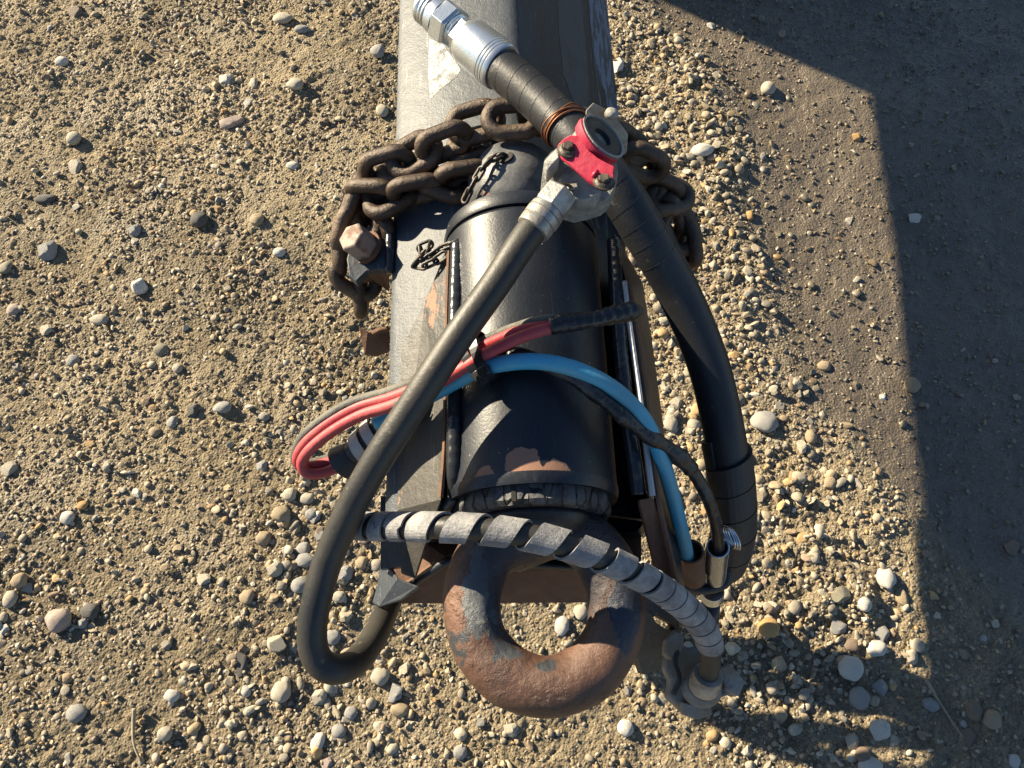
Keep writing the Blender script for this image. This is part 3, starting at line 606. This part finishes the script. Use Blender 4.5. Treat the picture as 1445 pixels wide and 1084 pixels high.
rg = obj('gusset', slab([(868, 330, .600), (884, 400, .600), (905, 560, .600), (926, 700, .598), (950, 800, .575), (963, 885, .54), (975, 880, .50), (956, 760, .51), (936, 600, .515), (920, 480, .518), (907, 400, .519)], .012), M['dark_paint'], TR, smooth=False)
obj('scraped_edge', tube(px((881, 398, .6055), (890, 470, .6065), (903, 560, .6065), (913, 640, .605), (921, 700, .603), n=6), .0028, 7), M['bare_edge'], rg)
obj('rusty_edge', tube(px((887, 398, .6025), (898, 470, .603), (911, 560, .603), (928, 700, .600), (950, 800, .578), (962, 880, .545), n=6), .0026, 6), M['rust_steel'], rg)
obj('rusty_lower_edge', slab([(902, 706, .600), (922, 702, .603), (940, 770, .588), (955, 850, .555), (945, 856, .548), (925, 800, .575)], .010), M['rust_steel'], rg, smooth=False)
obj('weld_bead', bead(((866, 340, .600), (872, 450, .604), (882, 560, .605), (893, 640, .603), (902, 700, .595)), .0070), M['weld'], rg, smooth=True)
# front end: lower plate below the hollow end of the drawbar
fp = obj('front_plate', prism([P(526, 853, .455), P(640, 853, .455), P(905, 851, .455), P(908, 806, .500), P(650, 792, .510), P(612, 806, .500), P(577, 832, .475)], (0, .012, -.004)), M['rust_steel'], TR, smooth=False, bevel=.002)
obj('lower_plate', slab([(556, 735, .440), (905, 735, .440), (905, 812, .465), (650, 799, .474), (612, 812, .468), (577, 836, .458), (556, 836, .452)], .008), M['rust_steel'], fp, smooth=False)
obj('plate_lip', tube(px((577, 829, .482), (612, 804, .507), (650, 789, .517), (760, 796, .515), (905, 804, .505), n=6), .0045, 8), M['dark_paint'], fp, smooth=True)
obj('corner_tab', prism([P(525, 851, .480), P(533, 822, .486), P(537, 795, .492), P(551, 797, .503), P(562, 816, .512), P(592, 828, .520), P(566, 846, .504), P(536, 857, .484)], (0, 0, -.009)), M['beam_paint'], fp, smooth=False, bevel=.0015)
obj('side_plate', prism([P(537, 700, .552), P(562, 700, .553), P(566, 800, .515), P(537, 803, .512)], (0, 0, -.01)), M['dark_paint'], fp, smooth=False)
# bracket with slot at the lower right
outer = [P(*p) for p in ((886, 838, .46), (948, 838, .46), (966, 872, .44), (958, 905, .42), (936, 944, .39), (908, 952, .385), (896, 920, .41))]
hole = [P(*p) for p in ((926, 868, .4455), (950, 881, .435), (953, 888, .431), (944, 890, .431), (926, 879, .4395), (922, 871, .4445))]
obj('slotted_bracket', holed(outer, hole, (-.004, .002, -.012)), M['gusset_paint'], TR, smooth=False)
# lug with bolt on the left, torn tab
lug = obj('chain_lug', slab([(549, 318, .553), (520, 318, .553), (497, 338, .552), (489, 365, .551), (492, 388, .550), (503, 398, .549), (518, 383, .551), (535, 378, .552), (549, 384, .553)], .012), M['beam_paint'], TR, smooth=False, bevel=.0015)
obj('lug_weld', bead(((551, 318, .556), (550, 350, .556), (550, 388, .553)), .0055), M['weld'], lug, smooth=True)
obj('lug_web', prism([P(549, 386, .548), P(535, 381, .547), P(518, 388, .545), P(505, 400, .543), P(530, 398, .50), P(549, 412, .49)], (0, .006, 0)), M['rust_steel'], lug, smooth=False)
bx_ = Vector((-.50, .02, .86)).normalized(); bc = P(517, 350, .553)
obj('bolt_head', lathe([(0, .0165), (.024, .0165), (.0262, .0142)], bc, bx_, 6), M['bolt_pale'], TR, smooth=False, bevel=.001)
obj('bolt_washer', lathe([(-.002, .019), (.002, .019)], bc, bx_, 24), M['rust_steel'], TR)
obj('torn_tab', prism([P(549, 466, .47), P(530, 471, .472), P(519, 468, .475), P(506, 460, .478), P(510, 478, .465), P(514, 499, .455), P(530, 501, .452), P(549, 494, .455)], (0, 0, -.006)), M['rust_steel'], TR, smooth=False, bevel=.001)
obj('tab_curl', tube(px((549, 464, .478), (535, 467, .478), (526, 471, .476)), .0035, 8), M['rust_steel'], TR, smooth=True)
# the machine behind the frame
obj('trailer_body', box((-.02, 3.55, 1.02), 1.72, 2.70, .95), M['body_paint'], TR, bevel=.02)
obj('chassis', box((-.02, 3.5, .49), 1.2, 2.6, .10), M['dark_paint'], TR, bevel=.006)
for s in (-1, 1):
    wh = obj('wheel', lathe([(-.09, .20), (-.10, .30), (-.06, .335), (.06, .335), (.10, .30), (.09, .20)], (-.02 + s * .98, 3.7, .335), (1, 0, 0), 48), M['tyre'], TR)
    obj('rim', lathe([(-.091, .05), (-.091, .19), (.091, .19), (.091, .05)], (-.02 + s * .98, 3.7, .335), (1, 0, 0), 32), M['body_paint'], wh)

# ================================================================ CHAINS
def link_mesh(name, Lo, Wo, d, m, seg=36, ts=12):
    """one oval link: outer length Lo, outer width Wo, wire d; long side along X, flat in XY"""
    r = d / 2; R = (Wo - d) / 2; hl = (Lo - Wo) / 2; V = []; Fc = []; path = []
    for i in range(seg):
        a = 2 * math.pi * i / seg; x, y = math.cos(a) * R, math.sin(a) * R
        path.append((x + (hl if x > 0 else -hl), y, x / R, y / R))
    for x, y, nx_, ny_ in path:
        for k in range(ts):
            t = 2 * math.pi * k / ts; V.append((x + nx_ * math.cos(t) * r, y + ny_ * math.cos(t) * r, math.sin(t) * r))
    for i in range(seg):
        for k in range(ts): Fc.append((i * ts + k, ((i + 1) % seg) * ts + k, ((i + 1) % seg) * ts + (k + 1) % ts, i * ts + (k + 1) % ts))
    me = bpy.data.meshes.new(name); me.from_pydata(V, [], Fc); me.shade_smooth(); me.materials.append(m); return me
def put_link(root, me, p, q, roll):
    """link centred between p and q, along p->q; roll about its length (0: lying flat)"""
    c = (p + q) / 2; x = (q - p).normalized(); up = Vector((0, 0, 1)); y = up.cross(x)
    if y.length < .05: y = Vector((1, 0, 0))
    y.normalize(); z = x.cross(y); r = math.radians(roll); y2 = y * math.cos(r) + z * math.sin(r); z2 = x.cross(y2)
    o = bpy.data.objects.new('chain_link', me); COL.objects.link(o); o.parent = root
    mt = Matrix((x, y2, z2)).transposed().to_4x4(); mt.translation = c - root.location; o.matrix_local = mt; return o
ch = empty('safety_chain', P(600, 230, .60), 'heavy rusty chain wound around the drawbar and over its left edge', 'chain')
cl = link_mesh('chain_link', .0645, .0455, .0163, M['chain'])
# (u0, v0, z0, u1, v1, z1, roll)
big = [
 (688, 170, .640, 758, 166, .640, 15), (634, 172, .630, 706, 152, .638, 25), (592, 203, .625, 660, 178, .632, 80), (560, 222, .612, 606, 196, .622, 15),
 (512, 234, .598, 578, 214, .612, 75), (502, 250, .580, 486, 294, .560, 60), (498, 292, .565, 484, 338, .545, -70), (478, 326, .535, 479, 380, .515, 75),
 (484, 380, .520, 520, 404, .500, 20), (508, 392, .500, 510, 432, .475, 80),
 (640, 205, .612, 700, 190, .618, 10), (742, 160, .635, 800, 176, .630, 80), (786, 172, .625, 845, 186, .615, 10), (835, 186, .605, 880, 200, .585, 80),
 (680, 214, .606, 640, 233, .604, 70) , (700, 205, .600, 668, 222, .600, 10),
 (652, 262, .600, 596, 240, .602, 20), (620, 252, .604, 550, 264, .598, 85), (575, 258, .588, 524, 284, .584, 15),
 (548, 262, .592, 500, 262, .580, 80), (510, 274, .575, 518, 318, .560, 25), (530, 296, .560, 540, 318, .558, 75), (684, 232, .612, 622, 242, .612, 82),
 (592, 228, .600, 550, 232, .598, 10),
 (868, 196, .590, 900, 214, .572, 10), (880, 216, .592, 934, 244, .566, 75), (905, 236, .555, 918, 272, .535, 15), (915, 262, .545, 945, 276, .530, 70),
 (925, 282, .535, 962, 276, .530, 10), (940, 292, .520, 948, 318, .500, 75), (952, 308, .520, 966, 342, .500, 15), (968, 320, .505, 974, 366, .480, 80), (958, 340, .48, 962, 380, .45, 15)]
for b in big:
    dzl = Vector((0, 0, -.012 if max(b[0], b[3]) < 740 and b[1] < 300 else 0)); put_link(ch, cl, P(*b[0:3]) + dzl, P(*b[3:6]) + dzl, b[6])
def small_chain(name, pts, label, lo=.0195, wo=.0108, d=.0033, step=.0122):
    me = link_mesh('chain_link', lo, wo, d, M['small_chain'], 20, 8); c = resample(px(*pts), step)
    root = empty(name, c[0], label, 'chain')
    for i, (a, b) in enumerate(zip(c, c[1:])): put_link(root, me, a, b, 20 if i % 2 else 78)
    return root
small_chain('retaining_chain', ((716, 224, .624), (706, 219, .633), (690, 228, .635), (676, 245, .632), (667, 262, .625), (658, 278, .618), (651, 295, .607)), 'thin black chain hanging from the hole in the round end cap')
small_chain('pin_chain', ((652, 338, .618), (636, 345, .615), (618, 352, .608), (598, 366, .600), (592, 352, .598), (606, 344, .600), (600, 360, .606), (584, 370, .596), (596, 376, .600), (612, 370, .604), (630, 358, .612)), 'small tangled black chain lying on the drawbar left of the housing')

# ================================================================ THICK HOSE
H2 = empty('thick_hose', P(700, 90, .68), 'thick black hose with bright zinc end fitting, crossing the drawbar to the right', 'hose')
hp2 = [(690, 82, .655), (760, 142, .660), (822, 207, .664), (872, 268, .655), (915, 338, .628), (960, 418, .590), (998, 510, .552), (1020, 600, .520), (1032, 680, .48), (1035, 750, .43), (1018, 800, .37), (985, 815, .33), (930, 800, .31)]
hc2 = resample(px(*hp2, n=14), .004)
hh = obj('hose_tube', tube(hc2, .0208, 40), M['thick_hose'], H2, smooth=True)
hdir = (P(700, 91, .655) - P(598, 8, .653)).normalized(); fs = P(600, 8, .653)
fl = (P(712, 101, .655) - fs).length
def lathe2(prof, c, ax, seg=40, ref=None): return lathe([(a * 1.07, b * 1.07) for a, b in prof], c, ax, seg, ref=ref)
def along(k): return fs + hdir * (fl * k)
# scale: positions measured along the fitting
obj('threaded_end', lathe2([(0, .011), (0, .0165), (.002, .0175)] + [(.002 + .0022 * i, .0175 if i % 2 else .0166) for i in range(1, 6)] + [(.014, .0165), (.0145, .011)], fs, hdir, 48), M['zinc'], H2)
obj('seal_ring', lathe2([(.0145, .0172), (.0165, .0172)], fs, hdir, 40), M['seal'], H2)
obj('coupling_sleeve', lathe2([(.0165, .0182), (.021, .0186), (.026, .0186)], fs, hdir, 48), M['zinc'], H2)
obj('hex_nut', lathe2([(.024, .0178), (.027, .0208), (.042, .0208), (.045, .0185)], fs, hdir, 6, ref=(.2, .3, 1)), M['zinc'], H2, smooth=False, bevel=.0006)
obj('stem', lathe2([(.045, .0150), (.0465, .0165), (.048, .0145), (.0495, .0165), (.051, .0145), (.0525, .0165), (.055, .0150)], fs, hdir, 40), M['zinc'], H2)
obj('hex_collar', lathe2([(.053, .0175), (.055, .0195), (.064, .0200)], fs, hdir, 6, ref=(0, .1, 1)), M['zinc'], H2, smooth=False, bevel=.0005)
obj('crimp_sleeve', lathe2([(.060, .0185), (.064, .0215), (.070, .0228), (.098, .0232), (.0985, .0222), (.0995, .0232), (.1015, .0232), (.102, .0222), (.103, .0232), (.105, .0232), (.1055, .0222), (.1065, .0232), (.110, .0232), (.112, .0222), (.112, .0195), (.108, .019)], fs, hdir, 64), M['zinc'], H2)
# the seams of the wound cover
obj('cover_seam', (lambda V: V)(ribbon(hc2[8:], .0207, .019, .0007, .0004, .0, .25, .6)), M['guard'], hh, smooth=False)
IG = min(range(len(hc2)), key=lambda i: (hc2[i] - P(1023, 632, .51)).length) * .004
obj('spiral_guard', ribbon(hc2, .0215, .031, .0300, .0030, IG, IG + .17, 1.0), M['guard'], H2, smooth=False)
wt = hc2[29:36]
wire_c = crom([hc2[31] + (hc2[30] - hc2[33]) * 0, hc2[34]], 4)
T_, N_, B_ = frames(hc2)
def wire(i0, seed, dr):
    r = random.Random(seed); out = []; sl = r.uniform(-.004, .004)
    for k in range(49):
        a = 2 * math.pi * k / 48; s = i0 + (sl * math.cos(a + seed) + .0015 * math.sin(2 * a + seed)) / .004
        j = int(s); f = s - j; c = hc2[j].lerp(hc2[j + 1], f); out.append(c + (N_[j] * math.cos(a) + B_[j] * math.sin(a)) * (.0218 + dr))
    return out
IW = min(range(len(hc2)), key=lambda i: (hc2[i] - P(796, 178, .664)).length)
for k in range(5): obj('tie_wire', tube(wire(IW + k * .45 - 1, k, .0006 * (k % 3)), .00085, 6, caps=False), M['copper'], H2, smooth=True)

# ================================================================ AIR HOSE WITH RED COUPLING
H1 = empty('air_hose', P(785, 290, .70), 'black rubber air hose looping down from the red coupling to the left', 'hose')
p1 = [(780, 292, .715), (762, 310, .715), (735, 346, .713), (699, 401, .705), (650, 470, .695), (612, 527, .685), (575, 584, .670), (541, 636, .655), (508, 692, .635), (482, 745, .615), (459, 802, .595), (443, 866, .580), (441, 908, .568), (451, 934, .560), (474, 945, .552), (504, 932, .530), (530, 895, .492), (546, 858, .455), (566, 810, .415), (620, 740, .40), (700, 700, .40)]
obj('hose_tube', tube(resample(px(*p1, n=12), .004), .0127, 32), M['hose'], H1, smooth=True)
d1 = (P(748, 329, .714) - P(794, 270, .720)).normalized()
fs1 = P(794, 270, .720)
obj('hose_fitting', lathe([(0, .0125), (.002, .0155), (.018, .0160), (.0205, .0150)], fs1, d1, 6, ref=(.3, 0, 1)), M['steel_dirty'], H1, smooth=False, bevel=.0008)
obj('crimp_sleeve', lathe([(.0205, .0135), (.0215, .0150), (.026, .0156), (.0265, .0148), (.0275, .0156), (.034, .0154), (.0345, .0146), (.0355, .0153), (.043, .0149), (.044, .0128)], fs1, d1, 40), M['steel_dirty'], H1)
# coupling head; local frame: ex along the plate (towards lower right), ey across (towards upper right)
GZ = .725
def gp(zx, zy, z=GZ): return P(760 + zx / 6.777, 140 + zy / 6.777, z)
body = [gp(*q) for q in ((45, 640, .712), (55, 575, .722), (120, 505, .728), (190, 452, .732), (420, 250, .735), (560, 380, .735), (745, 610, .732), (760, 700, .728), (745, 800, .722), (700, 900, .716), (620, 975, .710), (480, 1020, .704), (360, 1045, .700), (180, 1000, .700), (20, 880, .700), (30, 760, .704))]
head = obj('coupling_head', prism(body, (0, 0, -.022)), M['cast'], H1, bevel=.003, seg=3)
obj('side_ear', prism([gp(45, 590, .733), gp(185, 450, .738), (gp(205, 560, .738)), gp(85, 690, .730)], (0, 0, -.018)), M['cast'], head, bevel=.002)
obj('lower_boss', lathe([(0, .021), (.006, .0205), (.014, .017)], gp(400, 860, .706), (.0, -.15, 1), 32), M['cast'], head, bevel=.001)
redp = [gp(*q) for q in ((178, 440, .742), (240, 375, .746), (300, 338, .750), (400, 345, .751), (430, 400, .750), (490, 490, .749), (570, 560, .749), (650, 605, .748), (735, 635, .745), (722, 700, .744), (728, 785, .742), (690, 812, .741), (655, 770, .742), (600, 760, .742), (555, 830, .740), (470, 775, .740), (380, 690, .741), (290, 610, .741), (215, 550, .741))]
cp = obj('cover_plate', prism(redp, (0, 0, -.004)), M['red_paint'], head, bevel=.0012)
obj('plate_rib', tube([gp(565, 680, .7455), gp(515, 745, .7435)], .0020, 10), M['red_paint'], cp, smooth=True)
for q in ((285, 490, .742), (625, 800, .741)):
    c = gp(*q); obj('bolt', join(lathe([(0, .0090), (.0018, .0090), (.0022, .0078), (.0040, .0060)], c, (0, .1, 1), 24), lathe([(.003, .0048), (.0062, .0048), (.0070, .0040)], c, (-.1, .1, 1), 6)), M['bolt'], cp, smooth=False)
# gasket ring facing up and to the right
gn = (Vector((.585, .166, .753))).normalized(); gc = gp(590, 385, .7385)
obj('ring_seat', lathe([(-.014, .0190), (.003, .0222), (.005, .0226), (.0052, .0204), (-.001, .0195)], gc, gn, 56), M['cast'], head)
obj('seal_ring', lathe([(.0005, .0198), (.0038, .0190), (.0043, .0140), (.0032, .0088), (-.005, .0082), (-.005, .0198)], gc, gn, 48, closed=True), M['seal'], head)
obj('bore', lathe([(-.0045, .0092), (-.004, .0092)], gc, gn, 32), M['void'], head)  # dark disc puts the shade of the bore into colour
hk = lathe([(-.006, .0225), (.0005, .0242), (.0030, .0240), (.0036, .0228), (.000, .0218)], gc, gn, 64, closed=True)
# keep only the part of the lip that faces the plate
V, Fc = hk; side = Vector((-.7, -.7, 0)).normalized(); side = (side - gn * side.dot(gn)).normalized()
keep = [f for f in Fc if (sum((V[i] for i in f), Vector()) / len(f) - gc).normalized().dot(side) > .35]
lipo = obj('red_lip', (V, keep), M['red_paint'], cp)
# the locking lug at the upper right
lg = obj('locking_lug', prism([gp(q[0] + 34, q[1] - 12, q[2]) for q in ((415, 120, .735), (488, 42, .738), (560, 75, .736), (640, 118, .732), (700, 180, .726), (770, 270, .718), (825, 345, .710), (815, 385, .706), (735, 405, .706), (640, 330, .716), (520, 205, .728), (425, 180, .732))], (.002, .0, -.022)), M['cast'], head, bevel=.002)
obj('lug_knob', lathe([(0, .0062), (.0035, .0056), (.0052, .0036), (.0056, .001)], gp(694, 153, .732), (.15, .1, 1), 24), M['cast'], lg, smooth=True)
obj('wire_tag', box(gp(320, 830, .722), .009, .007, .003, (1, .2, .1), (0, 1, 0)), M['steel_dirty'], head, bevel=.0008)
obj('retainer_band', tube(crom([gp(90, 850, .722), gp(170, 815, .728), (gp(300, 830, .724)), gp(330, 900, .715), gp(320, 1000, .705)], 6), .0013, 8), M['bolt'], head, smooth=True)

# ================================================================ WRAPPED HOSE
H3 = empty('wrapped_hose', P(700, 748, .63), 'black hose wound with weathered grey spiral wrap across the front above the tow ring', 'hose')
p3 = [(500, 742, .586), (520, 743, .600), (560, 743, .618), (620, 744, .645), (690, 748, .655), (760, 759, .655), (830, 780, .645), (890, 806, .625), (940, 836, .595), (975, 865, .565), (996, 892, .540), (1003, 920, .515), (1000, 950, .490), (993, 968, .470)]
hc3 = resample(px(*p3, n=12), .003)
obj('hose_tube', tube(hc3, .0093, 24), M['hose'], H3, smooth=True)
LEN3 = len(hc3) * .003
obj('spiral_wrap', ribbon(hc3, .0106, .025, .0150, .0020, .004, LEN3 - .068, 2.2, hand=-1, pitchf=lambda s: .0215 if s < .07 else (.033 if s < .24 else (.026 if s < .29 else .0175)), widthf=lambda s: .0145 if s < .06 else (.0215 if s < .23 else (.0195 if s < .28 else .0160))), M['wrap'], H3, smooth=False)
cc3 = hc3[-4]; cd = (hc3[-1] - hc3[-8]).normalized()
obj('crimp_sleeve', lathe([(-.012, .0100), (-.011, .0135), (-.003, .0142), (-.002, .0134), (.002, .0148), (.010, .0148), (.012, .012)], cc3, cd, 40), M['steel_dirty'], H3)
def cpx(pts, th): return slab(pts, th)
gh = obj('coupling_head', slab([(942, 922, .452), (950, 905, .456), (962, 902, .458), (968, 914, .458), (984, 912, .460), (1006, 920, .462), (1022, 936, .460), (1040, 952, .455), (1034, 980, .450), (1018, 984, .448), (1010, 998, .445), (1000, 1010, .440), (982, 1006, .440), (972, 1012, .438), (956, 996, .440), (942, 984, .443), (947, 960, .447), (938, 944, .450)], .024), M['cast_muddy'], H3, bevel=.003)
obj('side_ear', slab([(940, 902, .470), (954, 888, .474), (966, 899, .474), (962, 920, .468), (948, 932, .464), (938, 922, .466)], .020), M['cast_muddy'], gh, bevel=.002)
obj('side_ear', slab([(1014, 940, .472), (1032, 938, .472), (1052, 962, .464), (1042, 984, .460), (1026, 974, .464)], .020), M['cast_muddy'], gh, bevel=.002)
obj('side_ear', slab([(962, 990, .452), (984, 994, .454), (1004, 990, .454), (1004, 1010, .448), (984, 1016, .445), (964, 1008, .446)], .016), M['cast_muddy'], gh, bevel=.002)
obj('locking_groove', tube(crom([P(958, 912, .466), P(952, 935, .464), (P(958, 958, .460)), P(950, 980, .455)], 6), .0030, 8), M['seal'], gh, smooth=True)  # raised dark tube stands in for the shade in a groove
obj('coupling_boss', lathe([(-.004, .0205), (.004, .0185), (.008, .0160)], P(990, 968, .456), (.05, .25, 1), 40), M['cast_muddy'], gh, bevel=.001)

# ---- unseen hose loops added below the drawbar to dapple the lower right ground with shade
CO = empty('shadow_hose_coil', P(720, 760, .25), 'unseen black hose coil added below the drawbar to cast dappled shade', 'hose')
cc = L(.01, .285, .235); 
for k, (ra, rb, tx, ty, q) in enumerate(((.13, .115, .25, .1, .0), (.115, .13, -.30, .35, .02), (.14, .10, .05, -.3, -.02))):
    e1 = Vector((math.cos(tx), math.sin(tx), 0)); e2 = Vector((-math.sin(tx) * .5, math.cos(tx) * .5 + ty, .8)).normalized()
    obj('shadow_loop', tube([cc + Vector((q, q, 0)) + e1 * ra * math.cos(t) + e2 * rb * math.sin(t) for t in np.linspace(0, 2 * math.pi, 60)], .013, 14, caps=False), M['hose'], CO, smooth=True)

# ================================================================ CONDUIT, CABLES
H4 = empty('cable_conduit', P(520, 620, .56), 'short black conduit tube with pale spiral bands under the red cables', 'conduit')
p4 = [(486, 652, .560), (505, 636, .570), (530, 612, .580), (556, 588, .588), (590, 565, .590), (640, 548, .585)]
c4 = resample(px(*p4), .002); obj('tube', tube(c4, .0125, 28), M['hose'], H4, smooth=True)
obj('spiral_band', ribbon(c4, .0140, .0150, .0100, .0018, .016, .085, 2.0, hand=-1), M['pale_wrap'], H4, smooth=False)
e4 = (c4[0] - c4[6]).normalized()
obj('flared_end', lathe([(-.010, .0130), (-.002, .0160), (.006, .0178), (.0068, .0168), (.000, .0140), (-.004, .0122)], c4[2], e4, 40, closed=True), M['guard'], H4)

def cable(name, pts, r, m, label, cat='cable', seg=18, n=10):
    c = resample(px(*pts, n=n), .003); root = empty(name, c[0], label, cat); obj('jacket', tube(c, r, seg), m, root, smooth=True); return root, c
RC = [(786, 460, .680), (740, 474, .680), (705, 490, .676), (680, 503, .670), (640, 528, .655), (600, 552, .645), (555, 572, .630), (510, 586, .612), (470, 608, .596), (438, 634, .580), (426, 654, .568), (434, 668, .560), (458, 667, .556), (482, 655, .556), (505, 638, .566)]
cr1, c1 = cable('red_cable', RC, .0052, M['red_cable'], 'front one of the two red cables looping out left of the drawbar')
RC2 = [(784, 456, .676), (738, 466, .674), (703, 480, .669), (678, 492, .664), (640, 517, .650), (600, 541, .640), (555, 560, .627), (506, 574, .612), (466, 596, .596), (434, 622, .580), (420, 645, .566), (426, 658, .556), (450, 656, .552), (480, 646, .552), (505, 634, .558)]
cr2, c2 = cable('red_cable', RC2, .0050, M['red_cable'], 'rear one of the two red cables, half hidden behind the front one')
GC = [(812, 452, .678), (768, 452, .676), (728, 463, .670), (700, 474, .664), (676, 486, .658), (640, 509, .645), (600, 533, .636), (550, 553, .625), (500, 567, .612), (462, 588, .597), (430, 614, .580), (417, 640, .563), (422, 655, .552), (448, 652, .547), (478, 642, .547), (505, 632, .552)]
cable('grey_cable', GC, .0048, M['grey_cable'], 'dusty charcoal cable running along the outside of the red pair')
# taped end of the red cables
tp = empty('taped_cable_end', P(840, 450, .68), 'black electrical tape bound round the cable ends pointing right', 'cable end')
ct = resample(px((776, 461, .681), (800, 456, .681), (830, 452, .680), (860, 446, .676), (882, 441, .672), (896, 439, .668)), .0018)
def lumpy(t): return .0068 + .0012 * math.sin(t * 9) * (1 - t) + .0018 * t + .0004 * math.sin(t * 60)
obj('tape', tube(ct, lumpy, 22, wob=.03), M['tape'], tp, smooth=True)
obj('tape_tip', prism([P(892, 432, .674), P(903, 430, .672), P(911, 439, .664), P(898, 449, .664), P(890, 450, .666)], (0, 0, -.005)), M['tape'], tp, smooth=False)

bl, cb = cable('blue_hose', [(530, 598, .596), (560, 582, .604), (600, 562, .622), (640, 540, .642), (670, 524, .656), (705, 514, .666), (750, 510, .671), (795, 516, .671), (840, 533, .664), (880, 560, .651), (912, 597, .633), (933, 645, .606), (948, 695, .575), (958, 735, .545), (966, 768, .512), (970, 790, .490)], .0070, M['blue_cable'], 'light blue scuffed hose arching over the housing down to the rusty socket', 'hose', 22)
bk = empty('taped_cable', P(760, 510, .66), 'black taped cable under the blue hose ending in the zinc pipe', 'cable')
cbk = resample(px((690, 507, .655), (730, 502, .662), (775, 515, .664), (820, 540, .660), (862, 573, .650), (905, 608, .632), (945, 634, .612), (975, 662, .590), (998, 702, .565), (1010, 738, .535), (1014, 768, .505), (1014, 785, .485)), .0025)
obj('jacket', tube(cbk, .0060, 20), M['grey_cable'] if 0 else M['tape'], bk, smooth=True)
k0 = int(len(cbk) * .05); k1 = int(len(cbk) * .64)
obj('tape_wrap', tube(cbk[k0:k1], lambda t: .0068 + .0011 * (t > .9) + .0007 * math.sin(t * 37), 20, wob=.04), M['tape'], bk, smooth=True)
# cable ties
def tie(name, c, ax, ra, rb, label, head_dir):
    root = empty(name, c, label, 'cable tie'); ax = ax.normalized(); up = Vector((0, 0, 1)); n = (up - ax * up.dot(ax)).normalized(); b = ax.cross(n)
    V = []; Fc = []; m = 48
    for k in range(m):
        a = 2 * math.pi * k / m; e = abs(math.cos(a)) ** .8 * (1 if math.cos(a) > 0 else -1); f = abs(math.sin(a)) ** .8 * (1 if math.sin(a) > 0 else -1)
        d = n * e * ra + b * f * rb; dn = d.normalized()
        for s, t in ((-.0042, 0), (.0042, 0), (.0042, .0016), (-.0042, .0016)): V.append(c + d + dn * t + ax * s)
    for k in range(m):
        for q in range(4): Fc.append((k * 4 + q, k * 4 + (q + 1) % 4, ((k + 1) % m) * 4 + (q + 1) % 4, ((k + 1) % m) * 4 + q))
    obj('strap', (V, Fc), M['plastic'], root, smooth=False)
    h = c + b * head_dir * rb * .85 + n * ra * .7; obj('clasp', box(h, .011, .009, .007, ax, b), M['plastic'], root, bevel=.001)
    obj('tail', box(h + b * head_dir * .006 + n * .003, .005, .010, .0016, ax, b), M['plastic'], root)
axc = P(700, 500, .67) - P(650, 528, .65)
tie('cable_tie', P(683, 502, .6625), axc, .0125, .0205, 'right hand black cable tie, with the upright clasp, round the cable bundle', 1)
tie('cable_tie', P(669, 512, .656), axc + Vector((.004, .012, 0)), .0120, .0175, 'left hand black cable tie slanting round the cable bundle', 1)

# ================================================================ PIPE SOCKETS
def pipe(name, top, bot, ro, ri, m, label, thread=False):
    top = Vector(top); ax = (Vector(bot) - top); ln = ax.length
    prof = [(0, ri), (0, ro)]
    if thread: prof += [(.0012 * i, ro if i % 2 else ro - .0005) for i in range(1, int(ln / .0012) - 1)]
    prof += [(ln, ro), (ln, ri * .9), (.035, ri)]
    o = obj(name, lathe(prof, top, ax, 40, closed=True), m, smooth=True if thread else None); tag(o, label, 'pipe'); return o
pipe('rusty_socket', P(975, 778, .500), P(979, 815, .425), .0125, .0105, M['rust_steel'], 'short rusty brown pipe socket holding the end of the blue hose')
pipe('zinc_nipple', P(1013, 772, .500), P(1009, 816, .405), .0112, .0092, M['zinc_new'], 'bright threaded zinc pipe holding the black cable end', True)
tag(obj('pipe_collar', lathe([(0, .0118), (.002, .0128), (.010, .0128), (.011, .0118), (.017, .0128), (.018, .0112)], P(1006, 834, .385), P(1004, 846, .36) - P(1006, 834, .385), 40), M['zinc_new']), 'bright zinc collar just below the black band', 'pipe collar')
tag(obj('band_clamp', tube(crom([P(952, 812, .41), P(968, 826, .405), P(995, 832, .402), P(1022, 824, .40), P(1024, 808, .405), P(1000, 800, .40), P(965, 800, .40), P(952, 812, .41)], 6), .0055, 10), M['seal'], smooth=True), 'dark band strapping the rusty and the zinc pipe together', 'clamp')
tag(obj('lower_pipe', tube([P(1004, 846, .362), P(1001, 880, .33), P(992, 900, .28)], .0105, 24), M['dark_paint'], smooth=True), 'dark pipe stub below the bright zinc collar', 'pipe')
sp = empty('wire_spring', P(1030, 758, .50), 'small bright zinc wire spring between the pipe and thick hose', 'spring')
for k in range(3):
    c = P(1029 + 3.4 * k, 758 + 1.0 * k, .535)
    a = [c + Vector((-.0040 * math.sin(t), .0100 * math.sin(t), .010 * math.cos(t))) for t in np.linspace(0, 6.283, 25)]
    obj('coil', tube(a, .00095, 8, caps=False), M['zinc_new'], sp, smooth=True)
